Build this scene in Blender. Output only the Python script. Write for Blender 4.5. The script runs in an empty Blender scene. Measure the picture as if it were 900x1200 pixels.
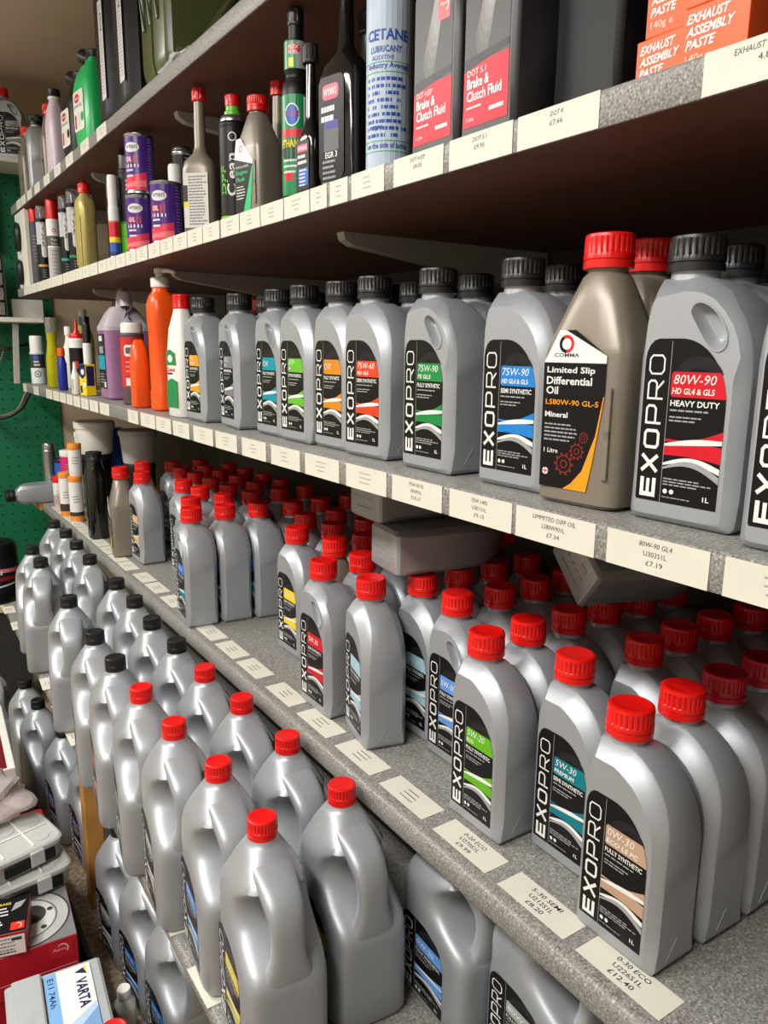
import bpy, bmesh, math, random
from mathutils import Vector, Matrix
random.seed(7)
PI = math.pi
R = math.radians
SC = bpy.context.scene
COL = SC.collection

# ------------------------------------------------------------------ camera
pitch, yaw, roll = R(12.0), R(33.8), R(0.6)
F = Vector((math.sin(yaw)*math.cos(pitch), math.cos(yaw)*math.cos(pitch), -math.sin(pitch)))
R0 = Vector((math.cos(yaw), -math.sin(yaw), 0)); U0 = R0.cross(F)
RT = R0*math.cos(roll)+U0*math.sin(roll); UP = -R0*math.sin(roll)+U0*math.cos(roll)
cam = bpy.data.cameras.new('camera'); cam.sensor_fit = 'VERTICAL'; cam.sensor_height = 24.0; cam.lens = 18.0
cam.clip_start = 0.02
co = bpy.data.objects.new('camera', cam); COL.objects.link(co)
m = Matrix((RT, UP, -F)).transposed().to_4x4(); m.translation = Vector((0, 0, 1.40)); co.matrix_world = m
SC.camera = co

# ------------------------------------------------------------------ world, lamps, exposure
w = bpy.data.worlds.new('world'); SC.world = w; w.use_nodes = True
w.node_tree.nodes['Background'].inputs[0].default_value = (0.9, 0.95, 1.0, 1)
w.node_tree.nodes['Background'].inputs[1].default_value = 0.05
def area(name, loc, sx, sy, power, color, tilt=0):
    l = bpy.data.lights.new(name, 'AREA'); l.shape = 'RECTANGLE'; l.size = sx; l.size_y = sy; l.energy = power; l.color = color
    o = bpy.data.objects.new(name, l); COL.objects.link(o); o.location = loc; o.rotation_euler = (0, tilt, 0)
    return o
area('ceiling_tube_or_fill_light', (-0.71, 0.50, 2.40), 0.25, 1.4, 44, (1.0, 0.985, 0.96))
area('ceiling_tube_or_fill_light', (-0.71, 2.55, 2.40), 0.25, 1.4, 39, (1.0, 0.98, 0.95))
area('ceiling_tube_or_fill_light', (-1.45, -0.6, 2.40), 0.25, 1.4, 5, (1.0, 0.98, 0.95))  # added fill lamp behind the camera, only brightens; the pair above are tubes
SC.view_settings.view_transform = 'Standard'
SC.view_settings.look = 'None'
SC.view_settings.gamma = 1.0
SC.view_settings.use_curve_mapping = False
SC.view_settings.exposure = 0.40

# ------------------------------------------------------------------ materials
def lin(c):
    return tuple(((x/255)/12.92 if x/255 <= 0.04045 else ((x/255+0.055)/1.055)**2.4) for x in c)
MATS = {}
def M(name, rgb, rough=0.5, metal=0.0, var=0.06, scale=40, bump=0.0, bscale=300, trans=0.0, alpha=1.0, spec=0.5, coat=0.0, emit=0.0):
    if name in MATS: return MATS[name]
    mt = bpy.data.materials.new(name); mt.use_nodes = True; MATS[name] = mt
    nt = mt.node_tree; b = nt.nodes['Principled BSDF']
    c = lin(rgb)
    tc = nt.nodes.new('ShaderNodeTexCoord'); nz = nt.nodes.new('ShaderNodeTexNoise'); nz.inputs['Scale'].default_value = scale
    nz.inputs['Detail'].default_value = 3
    nt.links.new(tc.outputs['Object'], nz.inputs['Vector'])
    rp = nt.nodes.new('ShaderNodeValToRGB')
    rp.color_ramp.elements[0].position = 0.3; rp.color_ramp.elements[1].position = 0.7
    rp.color_ramp.elements[0].color = tuple(x*(1-var) for x in c)+(1,)
    rp.color_ramp.elements[1].color = tuple(min(1, x*(1+var)) for x in c)+(1,)
    nt.links.new(nz.outputs['Fac'], rp.inputs['Fac']); nt.links.new(rp.outputs['Color'], b.inputs['Base Color'])
    b.inputs['Roughness'].default_value = rough; b.inputs['Metallic'].default_value = metal
    b.inputs['Transmission Weight'].default_value = trans; b.inputs['Alpha'].default_value = alpha
    b.inputs['Specular IOR Level'].default_value = spec; b.inputs['Coat Weight'].default_value = coat
    if emit:
        b.inputs['Emission Color'].default_value = c+(1,); b.inputs['Emission Strength'].default_value = emit
    if bump:
        n2 = nt.nodes.new('ShaderNodeTexNoise'); n2.inputs['Scale'].default_value = bscale
        bp = nt.nodes.new('ShaderNodeBump'); bp.inputs['Strength'].default_value = bump; bp.inputs['Distance'].default_value = 0.002
        nt.links.new(tc.outputs['Object'], n2.inputs['Vector']); nt.links.new(n2.outputs['Fac'], bp.inputs['Height'])
        nt.links.new(bp.outputs['Normal'], b.inputs['Normal'])
    return mt
def speckle():                      # grey granite-effect worktop laminate
    mt = M('laminate', (128, 126, 121), 0.42, var=0.03)
    nt = mt.node_tree; b = nt.nodes['Principled BSDF']
    tc = nt.nodes['Texture Coordinate']
    v = nt.nodes.new('ShaderNodeTexNoise'); v.inputs['Scale'].default_value = 420; v.inputs['Detail'].default_value = 2
    r = nt.nodes.new('ShaderNodeValToRGB'); e = r.color_ramp.elements
    e[0].position = 0.34; e[0].color = lin((92, 90, 86))+(1,)
    e[1].position = 0.47; e[1].color = lin((126, 124, 119))+(1,)
    x = e.new(0.60); x.color = lin((136, 134, 129))+(1,)
    x = e.new(0.70); x.color = lin((178, 176, 170))+(1,)
    nt.links.new(tc.outputs['Object'], v.inputs['Vector']); nt.links.new(v.outputs['Fac'], r.inputs['Fac'])
    nt.links.new(r.outputs['Color'], b.inputs['Base Color'])
    return mt
def pegboard():
    mt = M('pegboard_green', (0, 104, 66), 0.55, var=0.05, scale=6)
    return mt
LAM = speckle()
BROWN = M('brown_board', (92, 55, 42), 0.6, var=0.12, scale=9, bump=0.1, bscale=120)
SILVER = M('silver_plastic', (162, 166, 170), 0.44, 0.45, var=0.02, scale=15, bump=0.03, bscale=260)
RED = M('red_cap', (214, 18, 14), 0.32, var=0.03)
CRIM = M('crimson_cap', (176, 8, 34), 0.34, var=0.03)
BLACK = M('black_cap', (22, 22, 23), 0.38, var=0.05)
GLOSSBLK = M('gloss_black', (14, 14, 16), 0.12, var=0.05, coat=0.5)
SATBLK = M('satin_black', (15, 15, 16), 0.42, var=0.05, spec=0.3)
DKGREY = M('dark_grey_plastic', (46, 46, 48), 0.34, var=0.04, spec=0.4)
TAUPE = M('taupe_plastic', (128, 119, 106), 0.36, 0.25, var=0.03, scale=15)
LBLK = M('label_black', (11, 10, 13), 0.36, var=0.25, scale=160, spec=0.25)
LBLK2 = M('label_charcoal', (30, 29, 33), 0.36, var=0.3, scale=120, spec=0.25)
WHITE = M('print_white', (220, 220, 216), 0.35, var=0.02)
LGREY = M('print_grey', (150, 150, 150), 0.35, var=0.02)
PAPER = M('label_paper', (206, 203, 189), 0.6, var=0.03, scale=25)
INK = M('ink', (48, 46, 46), 0.6, var=0.05)
WPLAST = M('white_plastic', (222, 221, 214), 0.4, var=0.03)
WPAINT = M('white_paint', (214, 210, 200), 0.55, var=0.04, scale=10)
STEEL = M('steel', (170, 170, 168), 0.25, 0.9, var=0.05)
ORANGE = M('orange_plastic', (238, 82, 10), 0.33, var=0.03)
ORANGEP = M('orange_print', (235, 92, 38), 0.4, var=0.04)
YELLOW = M('yellow_print', (240, 206, 20), 0.35, var=0.03)
GREENP = M('green_print', (14, 128, 70), 0.33, var=0.04)
LIME = M('lime_print', (98, 186, 40), 0.33, var=0.04)
BLUEP = M('blue_print', (32, 88, 176), 0.35, var=0.04)
NAVY = M('navy_print', (24, 32, 84), 0.35, var=0.04)
PURPLE = M('purple_print', (72, 36, 124), 0.28, var=0.05)
PINK = M('pink_print', (226, 52, 84), 0.3, var=0.05)
MAGENTA = M('magenta_print', (206, 20, 110), 0.4, var=0.05)
REDP = M('red_print', (204, 24, 44), 0.33, var=0.04)
def C(r, g, b): return M('print_%d_%d_%d' % (r, g, b), (r, g, b), 0.42, var=0.04, spec=0.3)

# ------------------------------------------------------------------ mesh builder
class MB:
    def __init__(s): s.v = []; s.f = []; s.m = []
    def add(s, vs, fs, mi=0, T=None):
        o = len(s.v)
        s.v += [tuple(T @ Vector(p)) if T else tuple(p) for p in vs]
        for f in fs: s.f.append([i+o for i in f]); s.m.append(mi)
        return s
    def box(s, c, d, mi=0, T=None, bev=0.0):
        x, y, z = [k/2 for k in d]
        if bev <= 0:
            vs = [(c[0]+a*x, c[1]+b*y, c[2]+e*z) for a in (-1, 1) for b in (-1, 1) for e in (-1, 1)]
            return s.add(vs, [(0, 1, 3, 2), (4, 6, 7, 5), (0, 4, 5, 1), (2, 3, 7, 6), (0, 2, 6, 4), (1, 5, 7, 3)], mi, T)
        rings = []
        for e, k in ((-1, 1), (-1, 0), (1, 0), (1, 1)):
            q = bev if k else 0
            zz = c[2]+e*(z if k else z-bev)
            xx, yy = x-q, y-q; b2 = bev*0.6 if not k else bev*0.4
            rings.append([(c[0]+px, c[1]+py, zz) for px, py in ((-xx+b2, -yy), (xx-b2, -yy), (xx, -yy+b2), (xx, yy-b2), (xx-b2, yy), (-xx+b2, yy), (-xx, yy-b2), (-xx, -yy+b2))])
        return s.loft(rings, mi, T)
    def loft(s, rings, mi=0, T=None, cap0=True, cap1=True, mis=None):
        n = len(rings[0]); vs = [p for r in rings for p in r]
        o = len(s.v)
        for k in range(len(rings)-1):
            fs = [(k*n+i, k*n+(i+1) % n, (k+1)*n+(i+1) % n, (k+1)*n+i) for i in range(n)]
            for f in fs: s.f.append([i+o for i in f]); s.m.append(mis[k] if mis else mi)
        if cap0: s.f.append([o+i for i in range(n)][::-1]); s.m.append(mis[0] if mis else mi)
        if cap1: s.f.append([o+(len(rings)-1)*n+i for i in range(n)]); s.m.append(mis[-1] if mis else mi)
        s.v += [tuple(T @ Vector(p)) if T else tuple(p) for p in vs]
        return s
    def lathe(s, prof, seg=24, cx=0, cy=0, mi=0, T=None, mis=None, cap0=True, cap1=True):
        rings = [[(cx+r*math.cos(2*PI*i/seg), cy+r*math.sin(2*PI*i/seg), z) for i in range(seg)] for r, z in prof]
        return s.loft(rings, mi, T, cap0, cap1, mis)
    def tube(s, pts, r, seg=8, mi=0):
        rings = []
        for i, p in enumerate(pts):
            p = Vector(p); d = (Vector(pts[min(i+1, len(pts)-1)])-Vector(pts[max(i-1, 0)])).normalized()
            a = d.cross(Vector((0, 0, 1)));  a = a.normalized() if a.length > 1e-4 else Vector((1, 0, 0)); b = d.cross(a)
            rr = r[i] if isinstance(r, (list, tuple)) else r
            rings.append([tuple(p+rr*(a*math.cos(2*PI*k/seg)+b*math.sin(2*PI*k/seg))) for k in range(seg)])
        return s.loft(rings, mi)
    def mesh(s, name, mats, smooth=38):
        me = bpy.data.meshes.new(name); me.from_pydata(s.v, [], s.f)
        for mt in mats: me.materials.append(mt)
        me.polygons.foreach_set('material_index', s.m)
        bm = bmesh.new(); bm.from_mesh(me); bmesh.ops.recalc_face_normals(bm, faces=bm.faces); bm.to_mesh(me); bm.free()
        if smooth:
            me.polygons.foreach_set('use_smooth', [True]*len(me.polygons))
            me.set_sharp_from_angle(angle=R(smooth))
        me.update(); return me
def sring(cx, cy, z, rx, ry, n=28, e=4.0):
    out = []
    for i in range(n):
        a = 2*PI*(i+0.5)/n; c, q = math.cos(a), math.sin(a)
        out.append((cx+rx*math.copysign(abs(c)**(2/e), c), cy+ry*math.copysign(abs(q)**(2/e), q), z))
    return out

# ------------------------------------------------------------------ objects
def obj(name, me, parent=None, loc=None, rot=None, label=None, kind=None):
    o = bpy.data.objects.new(name, me); COL.objects.link(o)
    if parent: o.parent = parent
    if loc: o.location = loc
    if rot: o.rotation_euler = rot
    if label: o['label'] = label
    if kind: o['kind'] = kind
    return o
def tag(o, label, cat, group=None):
    o['label'] = label; o['category'] = cat
    if group: o['group'] = group
    return o
def thing(name, label, cat, loc=(0, 0, 0), rz=0, group=None, rot=None):
    o = bpy.data.objects.new(name, None); COL.objects.link(o); o.empty_display_size = 0.02
    o.location = loc; o.rotation_euler = rot if rot else (0, 0, rz)
    return tag(o, label, cat, group)
def struct(name, mb, mats, parent=None):
    o = obj(name, mb.mesh(name, mats), parent)
    if not parent: o['kind'] = 'structure'
    return o
ORD = ['first', 'second', 'third', 'fourth', 'fifth', 'sixth', 'seventh', 'eighth', 'ninth', 'tenth', 'eleventh', 'twelfth', 'thirteenth', 'fourteenth']
FACE = -PI/2          # local -y (front) turned towards the aisle (-X)

# ------------------------------------------------------------------ flat print
TXT = {}
def text_tris(s, bold=0.0, shear=0.0):
    k = (s, bold, shear)
    if k not in TXT:
        cu = bpy.data.curves.new('txt', 'FONT'); cu.body = s; cu.offset = bold; cu.shear = shear; cu.resolution_u = 2; cu.size = 1.0
        o = bpy.data.objects.new('txt', cu); COL.objects.link(o)
        me = bpy.data.meshes.new_from_object(o)
        vs = [(v.co.x, v.co.y) for v in me.vertices]; fs = [tuple(p.vertices) for p in me.polygons]
        bpy.data.objects.remove(o); bpy.data.curves.remove(cu); bpy.data.meshes.remove(me)
        x0 = min(v[0] for v in vs); x1 = max(v[0] for v in vs); y0 = min(v[1] for v in vs); y1 = max(v[1] for v in vs)
        TXT[k] = ([((x-x0)/(x1-x0), (y-y0)/(y1-y0)) for x, y in vs], fs)
    return TXT[k]
class Print:
    """flat artwork in metres (u right, v up); every layer a little proud of the one before"""
    def __init__(s, lift=0.00012): s.v = []; s.f = []; s.m = []; s.mats = []; s.k = 0; s.lift = lift
    def mi(s, mt):
        if mt not in s.mats: s.mats.append(mt)
        return s.mats.index(mt)
    def raw(s, vs, fs, mt, layer):
        o = len(s.v); i = s.mi(mt)
        s.v += [(a, b, layer*s.lift) for a, b in vs]
        for f in fs: s.f.append([q+o for q in f]); s.m.append(i)
    def poly(s, pts, mt, layer=1): s.raw(pts, [tuple(range(len(pts)))], mt, layer)
    def rect(s, x0, y0, x1, y1, mt, layer=1, n=1):
        vs = []; 
        for i in range(n+1):
            x = x0+(x1-x0)*i/n; vs += [(x, y0), (x, y1)]
        s.raw(vs, [(2*i, 2*i+2, 2*i+3, 2*i+1) for i in range(n)], mt, layer)
    def rrect(s, x0, y0, x1, y1, r, mt, layer=1):
        xs = [(x0+r-r*math.cos(R(a)), r-r*math.sin(R(a))) for a in (0, 25, 50, 75, 90)]
        k = max(2, int((x1-x0-2*r)/.006)+1)
        xs += [(x0+r+(x1-x0-2*r)*i/k, 0) for i in range(1, k)]
        xs += [(x1-r+r*math.cos(R(a)), r-r*math.sin(R(a))) for a in (90, 75, 50, 25, 0)]
        vs = []
        for x, d in xs: vs += [(x, y0+d), (x, y1-d)]
        s.raw(vs, [(2*i, 2*i+2, 2*i+3, 2*i+1) for i in range(len(xs)-1)], mt, layer)
    def disc(s, cx, cy, r, mt, layer=1, n=16, ry=None):
        q = ry or r; m_ = max(8, n//2)
        f = lambda t: q*math.sqrt(max(0, 1-math.cos(PI*t)**2))
        vs = []
        for i in range(m_+1):
            t = i/m_; x = cx-r*math.cos(PI*t); vs += [(x, cy-f(t)), (x, cy+f(t))]
        s.raw(vs, [(2*i, 2*i+2, 2*i+3, 2*i+1) for i in range(m_)], mt, layer)
    def ring(s, cx, cy, r0, r1, mt, layer=1, n=20, a0=0, a1=360):
        vs = []
        for i in range(n+1):
            a = R(a0+(a1-a0)*i/n); vs += [(cx+r0*math.cos(a), cy+r0*math.sin(a)), (cx+r1*math.cos(a), cy+r1*math.sin(a))]
        s.raw(vs, [(2*i, 2*i+1, 2*i+3, 2*i+2) for i in range(n)], mt, layer)
    def band(s, x0, x1, lo, hi, mt, layer=1, n=14):
        vs = []
        for i in range(n+1):
            t = i/n; x = x0+(x1-x0)*t; vs += [(x, lo(t)), (x, hi(t))]
        s.raw(vs, [(2*i, 2*i+2, 2*i+3, 2*i+1) for i in range(n)], mt, layer)
    def text(s, t, x, y, w, h, mt, layer=3, bold=0.0, shear=0.0, up=False):
        vs, fs = text_tris(t, bold, shear)
        if up: vs = [(x-b*h, y+a*w) for a, b in vs]            # reads bottom to top, box grows to the left
        else: vs = [(x+a*w, y+b*h) for a, b in vs]
        s.raw(vs, fs, mt, layer)
    def lines(s, x0, x1, y, n, pitch, th, mt, layer=2, seed=1):
        rd = random.Random(seed)
        for i in range(n):
            x = x0
            xe = x0+(x1-x0)*rd.uniform(0.72, 1.0)
            while x < xe-0.0005:
                w = min(rd.uniform(0.08, 0.2)*(x1-x0), xe-x)
                s.rect(x, y-i*pitch, x+w, y-i*pitch+th, mt, layer); x += w+(x1-x0)*0.025
    def stroke(s, pts, t, mt, layer, fn, close=False):
        P = [Vector(p) for p in pts]; n = len(P); vs = []; fs = []
        for i in range(n):
            a = P[i-1] if (i > 0 or close) else None; b = P[(i+1) % n] if (i < n-1 or close) else None
            d1 = (P[i]-a).normalized() if a is not None else None; d2 = (b-P[i]).normalized() if b is not None else None
            if d1 is None: d1 = d2
            if d2 is None: d2 = d1
            nn = Vector((-d1.y-d2.y, d1.x+d2.x)); nn.normalize()
            k = t/2/max(0.4, nn.dot(Vector((-d1.y, d1.x))))
            vs += [fn(*(P[i]+nn*k)), fn(*(P[i]-nn*k))]
        for i in range(n if close else n-1):
            j = (i+1) % n; fs.append((2*i, 2*i+1, 2*j+1, 2*j))
        s.raw(vs, fs, mt, layer)
    def exopro(s, x, y, hgt, wid, mt, layer=3):
        """squared stretched lettering reading upwards, weight falling from E to O"""
        n = 6; gap = hgt*0.035; lw = (hgt-gap*(n-1))/n
        for i, ch in enumerate('EXOPRO'):
            th = [0.23, 0.20, 0.16, 0.125, 0.105, 0.09][i]
            fn = lambda a, b, i=i: (x+wid-b*wid, y+i*(lw+gap)+a*lw)
            # letter box: a along reading direction 0..1, b letter height 0..1 ; aspect kept roughly square
            h = th/2
            o = [(0.22, h), (1-0.22, h), (1-h, 0.2), (1-h, 0.8), (0.78, 1-h), (0.22, 1-h), (h, 0.8), (h, 0.2)]
            if ch == 'E':
                s.stroke([(1, h), (h, h), (h, 1-h), (1, 1-h)], th, mt, layer, fn); s.stroke([(h, .5), (0.95, .5)], th*.9, mt, layer+.3, fn)
            elif ch == 'X':
                s.stroke([(0.08, 0), (0.92, 1)], th, mt, layer, fn); s.stroke([(0.08, 1), (0.92, 0)], th, mt, layer+.3, fn)
            elif ch == 'O': s.stroke(o, th, mt, layer, fn, True)
            elif ch == 'P': s.stroke([(h, 0), (h, 1-h), (0.8, 1-h), (1-h, .82), (1-h, .5), (.8, .36), (h, .36)], th, mt, layer, fn)
            elif ch == 'R':
                s.stroke([(h, 0), (h, 1-h), (0.8, 1-h), (1-h, .82), (1-h, .55), (.8, .42), (h, .42)], th, mt, layer, fn)
                s.stroke([(.5, .42), (.95, 0)], th, mt, layer+.3, fn)
    def to_mesh(s, name, T=None, wrap=None, warp=None):
        """T places the sheet (u, v, out); wrap=(radius, start angle) bends it round a vertical can"""
        vs = []
        for a, b, k in s.v:
            if wrap:
                r, a0 = wrap; t = a0+a/r; vs.append(((r+k)*math.cos(t), (r+k)*math.sin(t), b))
            elif warp: vs.append(warp(a, b, k))
            else: vs.append(tuple(T @ Vector((a, -k, b))) if T else (a, -k, b))
        me = bpy.data.meshes.new(name); me.from_pydata(vs, [], s.f)
        for mt in s.mats: me.materials.append(mt)
        me.polygons.foreach_set('material_index', s.m); me.update(); return me

# ------------------------------------------------------------------ caps and shells
def cap_mesh(name, r, h, mat, z0, cx=0, cy=0, seg=52, ring=True):
    mb = MB(); n = seg*2
    def circ(rad, z): return [(cx+rad*math.cos(2*PI*i/n), cy+rad*math.sin(2*PI*i/n), z) for i in range(n)]
    def ribs(rad, z): return [(cx+(rad if i % 4 < 3 else rad-0.0011)*math.cos(2*PI*i/n), cy+(rad if i % 4 < 3 else rad-0.0011)*math.sin(2*PI*i/n), z) for i in range(n)]
    zr = z0+h*0.24
    rings = []
    if ring: rings += [circ(r*1.0, z0), circ(r*1.0, zr-0.0012), circ(r*0.955, zr-0.0008), circ(r*0.955, zr)]
    else: zr = z0; rings += [circ(r*0.97, z0)]
    rings += [circ(r, zr+0.0006), circ(r, zr+h*0.16), ribs(r*0.985, zr+h*0.19), ribs(r*0.98, z0+h*0.84), circ(r*0.975, z0+h*0.88), circ(r*0.95, z0+h*0.955), circ(r*0.88, z0+h*0.99), circ(r*0.80, z0+h), circ(r*0.76, z0+h*0.985), circ(r*0.3, z0+h*0.985)]
    mb.loft(rings)
    return mb.mesh(name, [mat], 34)
def shell_mesh(name, P, ins, half, seam, mat, neck=None, grip=None, top_mid=True, bow=0.0):
    """bottle body from its front outline P (x, z), inset per point to the flat front panel, half depth, seam half depth per point"""
    n = len(P); mb = MB(); V2 = [Vector(p) for p in P]; Q = []
    for i in range(n):
        if isinstance(ins[i], tuple): Q.append(Vector(ins[i])); continue
        a = (V2[i]-V2[i-1]).normalized(); b = (V2[(i+1) % n]-V2[i]).normalized()
        nn = Vector((-(a.y+b.y), a.x+b.x)); nn = nn.normalized()
        Q.append(V2[i]+nn*ins[i])
    def ring(t, sign):
        out = []
        for i in range(n):
            p = V2[i].lerp(Q[i], t); y0 = seam[i]; y = y0+(half-y0)*(0.80*t+0.20*(1-(1-t)**2.0)**0.5)
            out.append((p.x, sign*y, p.y))
        return out
    rings = [ring(t, -1) for t in (1, 0.93, 0.5, 0.06, 0)]+[ring(t, 1) for t in (0, 0.06, 0.5, 0.93, 1)]
    mb.loft(rings, cap0=(grip is None))
    if grip is not None:                     # front panel with a moulded grip recess
        bm = bmesh.new()
        ev = [bm.verts.new((p.x, -half, p.y)) for p in Q]; es = [bm.edges.new((ev[i], ev[(i+1) % n])) for i in range(n)]
        g = len(grip); gv = [bm.verts.new((x, -half, z)) for x, z in grip]; es += [bm.edges.new((gv[i], gv[(i+1) % g])) for i in range(g)]
        bmesh.ops.triangle_fill(bm, edges=es, use_beauty=True, use_dissolve=False, normal=(0, -1, 0))
        bm.verts.index_update()
        mb.add([v.co[:] for v in bm.verts], [[v.index for v in f.verts] for f in bm.faces]); bm.free()
        gx = sum(p[0] for p in grip)/g; gz = sum(p[1] for p in grip)/g
        def gr(k, y): return [(gx+(x-gx)*k, -half+y, gz+(z-gz)*k) for x, z in grip]
        mb.loft([gr(1, 0), gr(0.97, -0.0012), gr(0.90, -0.0012), gr(0.82, 0.003), gr(0.66, 0.009), gr(0.5, 0.011)], cap0=False)
    if neck:
        r, z0, z1, cx = neck
        mb.lathe([(r*1.06, z0-0.014), (r*1.02, z0), (r, z0+0.003), (r, z1)], 28, cx, 0)
    bm = bmesh.new(); me = mb.mesh(name, [mat], 30)
    bm.from_mesh(me); bmesh.ops.remove_doubles(bm, verts=bm.verts, dist=0.00005); bmesh.ops.recalc_face_normals(bm, faces=bm.faces); bm.to_mesh(me); bm.free()
    me.set_sharp_from_angle(angle=R(30))
    return me

# one-litre bottle: outline seen from the front, neck at its left; P silhouette, Q edge of the flat front panel
HX = 0.0515
PQ = [((-.044, 0), (-.040, .006)), ((-.02, 0), (-.02, .006)), ((.005, 0), (.005, .006)), ((.026, 0), (.024, .006)), ((.044, 0), (.036, .006)), ((.0485, .0012), (.0395, .007)), ((HX, .006), (.0405, .010)), ((HX, .03), (.0405, .03)), ((HX, .06), (.0405, .06)), ((HX, .09), (.0405, .09)), ((HX, .12), (.0405, .12)), ((HX, .140), (.0403, .134)),
      ((.0502, .156), (.039, .147)), ((.0468, .171), (.0355, .160)), ((.041, .185), (.0295, .173)), ((.0325, .198), (.0215, .184)), ((.022, .209), (.012, .193)), ((.010, .217), (.002, .199)), ((.0, .2215), (-.006, .203)), ((-.006, .223), (-.012, .205)), ((-.0435, .223), (-.037, .205)), ((-.0462, .219), (-.040, .202)), ((-.0472, .21), (-.0415, .197)), ((-.0488, .198), (-.043, .190)),
      ((-.0505, .184), (-.0445, .180)), ((-HX, .168), (-.045, .167)), ((-HX, .15), (-.045, .15)), ((-HX, .12), (-.045, .12)), ((-HX, .09), (-.045, .09)), ((-HX, .06), (-.045, .06)), ((-HX, .03), (-.045, .03)), ((-HX, .006), (-.045, .010)), ((-.0485, .0012), (-.044, .007))]
QG = {12: (.0445, .153), 13: (.0412, .167), 14: (.0355, .180), 15: (.027, .192), 16: (.017, .202), 17: (.006, .2075), 18: (-.003, .209), 19: (-.011, .2095)}
LP = [p for p, q in PQ]; LQ = [q for p, q in PQ]; LQG = [QG.get(i, q) for i, (p, q) in enumerate(PQ)]
LS = []; LSG = []
for x, z in LP:
    t = max(0, min(1, (z-.13)/.09))
    if z < .01: k = .031
    elif x > 0: k = .027-.010*t
    elif z > .217: k = .017
    else: k = .030-.011*max(0, (z-.15)/.07)
    LS.append(k); LSG.append(max(k, .0265) if z < .2 else k)
BH = .0365
GRIP = [(.010, .200), (.003, .202), (-.003, .199), (-.005, .193), (-.001, .186), (.012, .166), (.018, .159), (.025, .156), (.031, .159), (.0335, .166), (.032, .175), (.026, .186), (.018, .195)]
for _ in range(2):                       # round the grip outline off
    GRIP = [q for i in range(len(GRIP)) for q in ((.75*GRIP[i][0]+.25*GRIP[(i+1) % len(GRIP)][0], .75*GRIP[i][1]+.25*GRIP[(i+1) % len(GRIP)][1]), (.25*GRIP[i][0]+.75*GRIP[(i+1) % len(GRIP)][0], .25*GRIP[i][1]+.75*GRIP[(i+1) % len(GRIP)][1]))]
LNECK = (.0205, .222, .229, -.0250)
def moulded(me):
    mb = MB()
    for k in range(5): mb.box((-.03+.014*k, 0, -.0004), (.007, .0012, .0012))
    mb.box((0, .016, -.0004), (.05, .0012, .0012)); mb.box((.02, -.014, -.0004), (.014, .006, .0012))
    a, b, c = (.0165, .011), (-.0165+.004, .011), (.002, .033)
    for p, q in ((a, b), (b, c), (c, a)):
        d = math.dist(p, q); mid = ((p[0]+q[0])/2, (p[1]+q[1])/2)
        T = Matrix.Translation((HX, mid[0], mid[1])) @ Matrix.Rotation(math.atan2(q[1]-p[1], q[0]-p[0]), 4, 'X')
        mb.box((0, 0, 0), (.0010, d, .0009), 0, T)
    bm = bmesh.new(); bm.from_mesh(me); t = mb.mesh('marks', [SILVER], 0); bm.from_mesh(t); bm.to_mesh(me); bm.free(); bpy.data.meshes.remove(t)
    me.polygons.foreach_set('use_smooth', [True]*len(me.polygons)); me.set_sharp_from_angle(angle=R(30)); return me
BODY_ARCH = shell_mesh('bottle_body_arch', LP, LQ, BH, LS, SILVER, LNECK)
BODY_GRIP = shell_mesh('bottle_body_grip', LP, LQG, BH, LSG, SILVER, LNECK, GRIP)
moulded(BODY_ARCH); moulded(BODY_GRIP)
CAPR = cap_mesh('cap_red', .0245, .032, RED, .229, -.0250)
CAPC = cap_mesh('cap_crimson', .0245, .032, CRIM, .229, -.0250)
CAPK = cap_mesh('cap_black', .0245, .032, BLACK, .229, -.0250)

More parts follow.
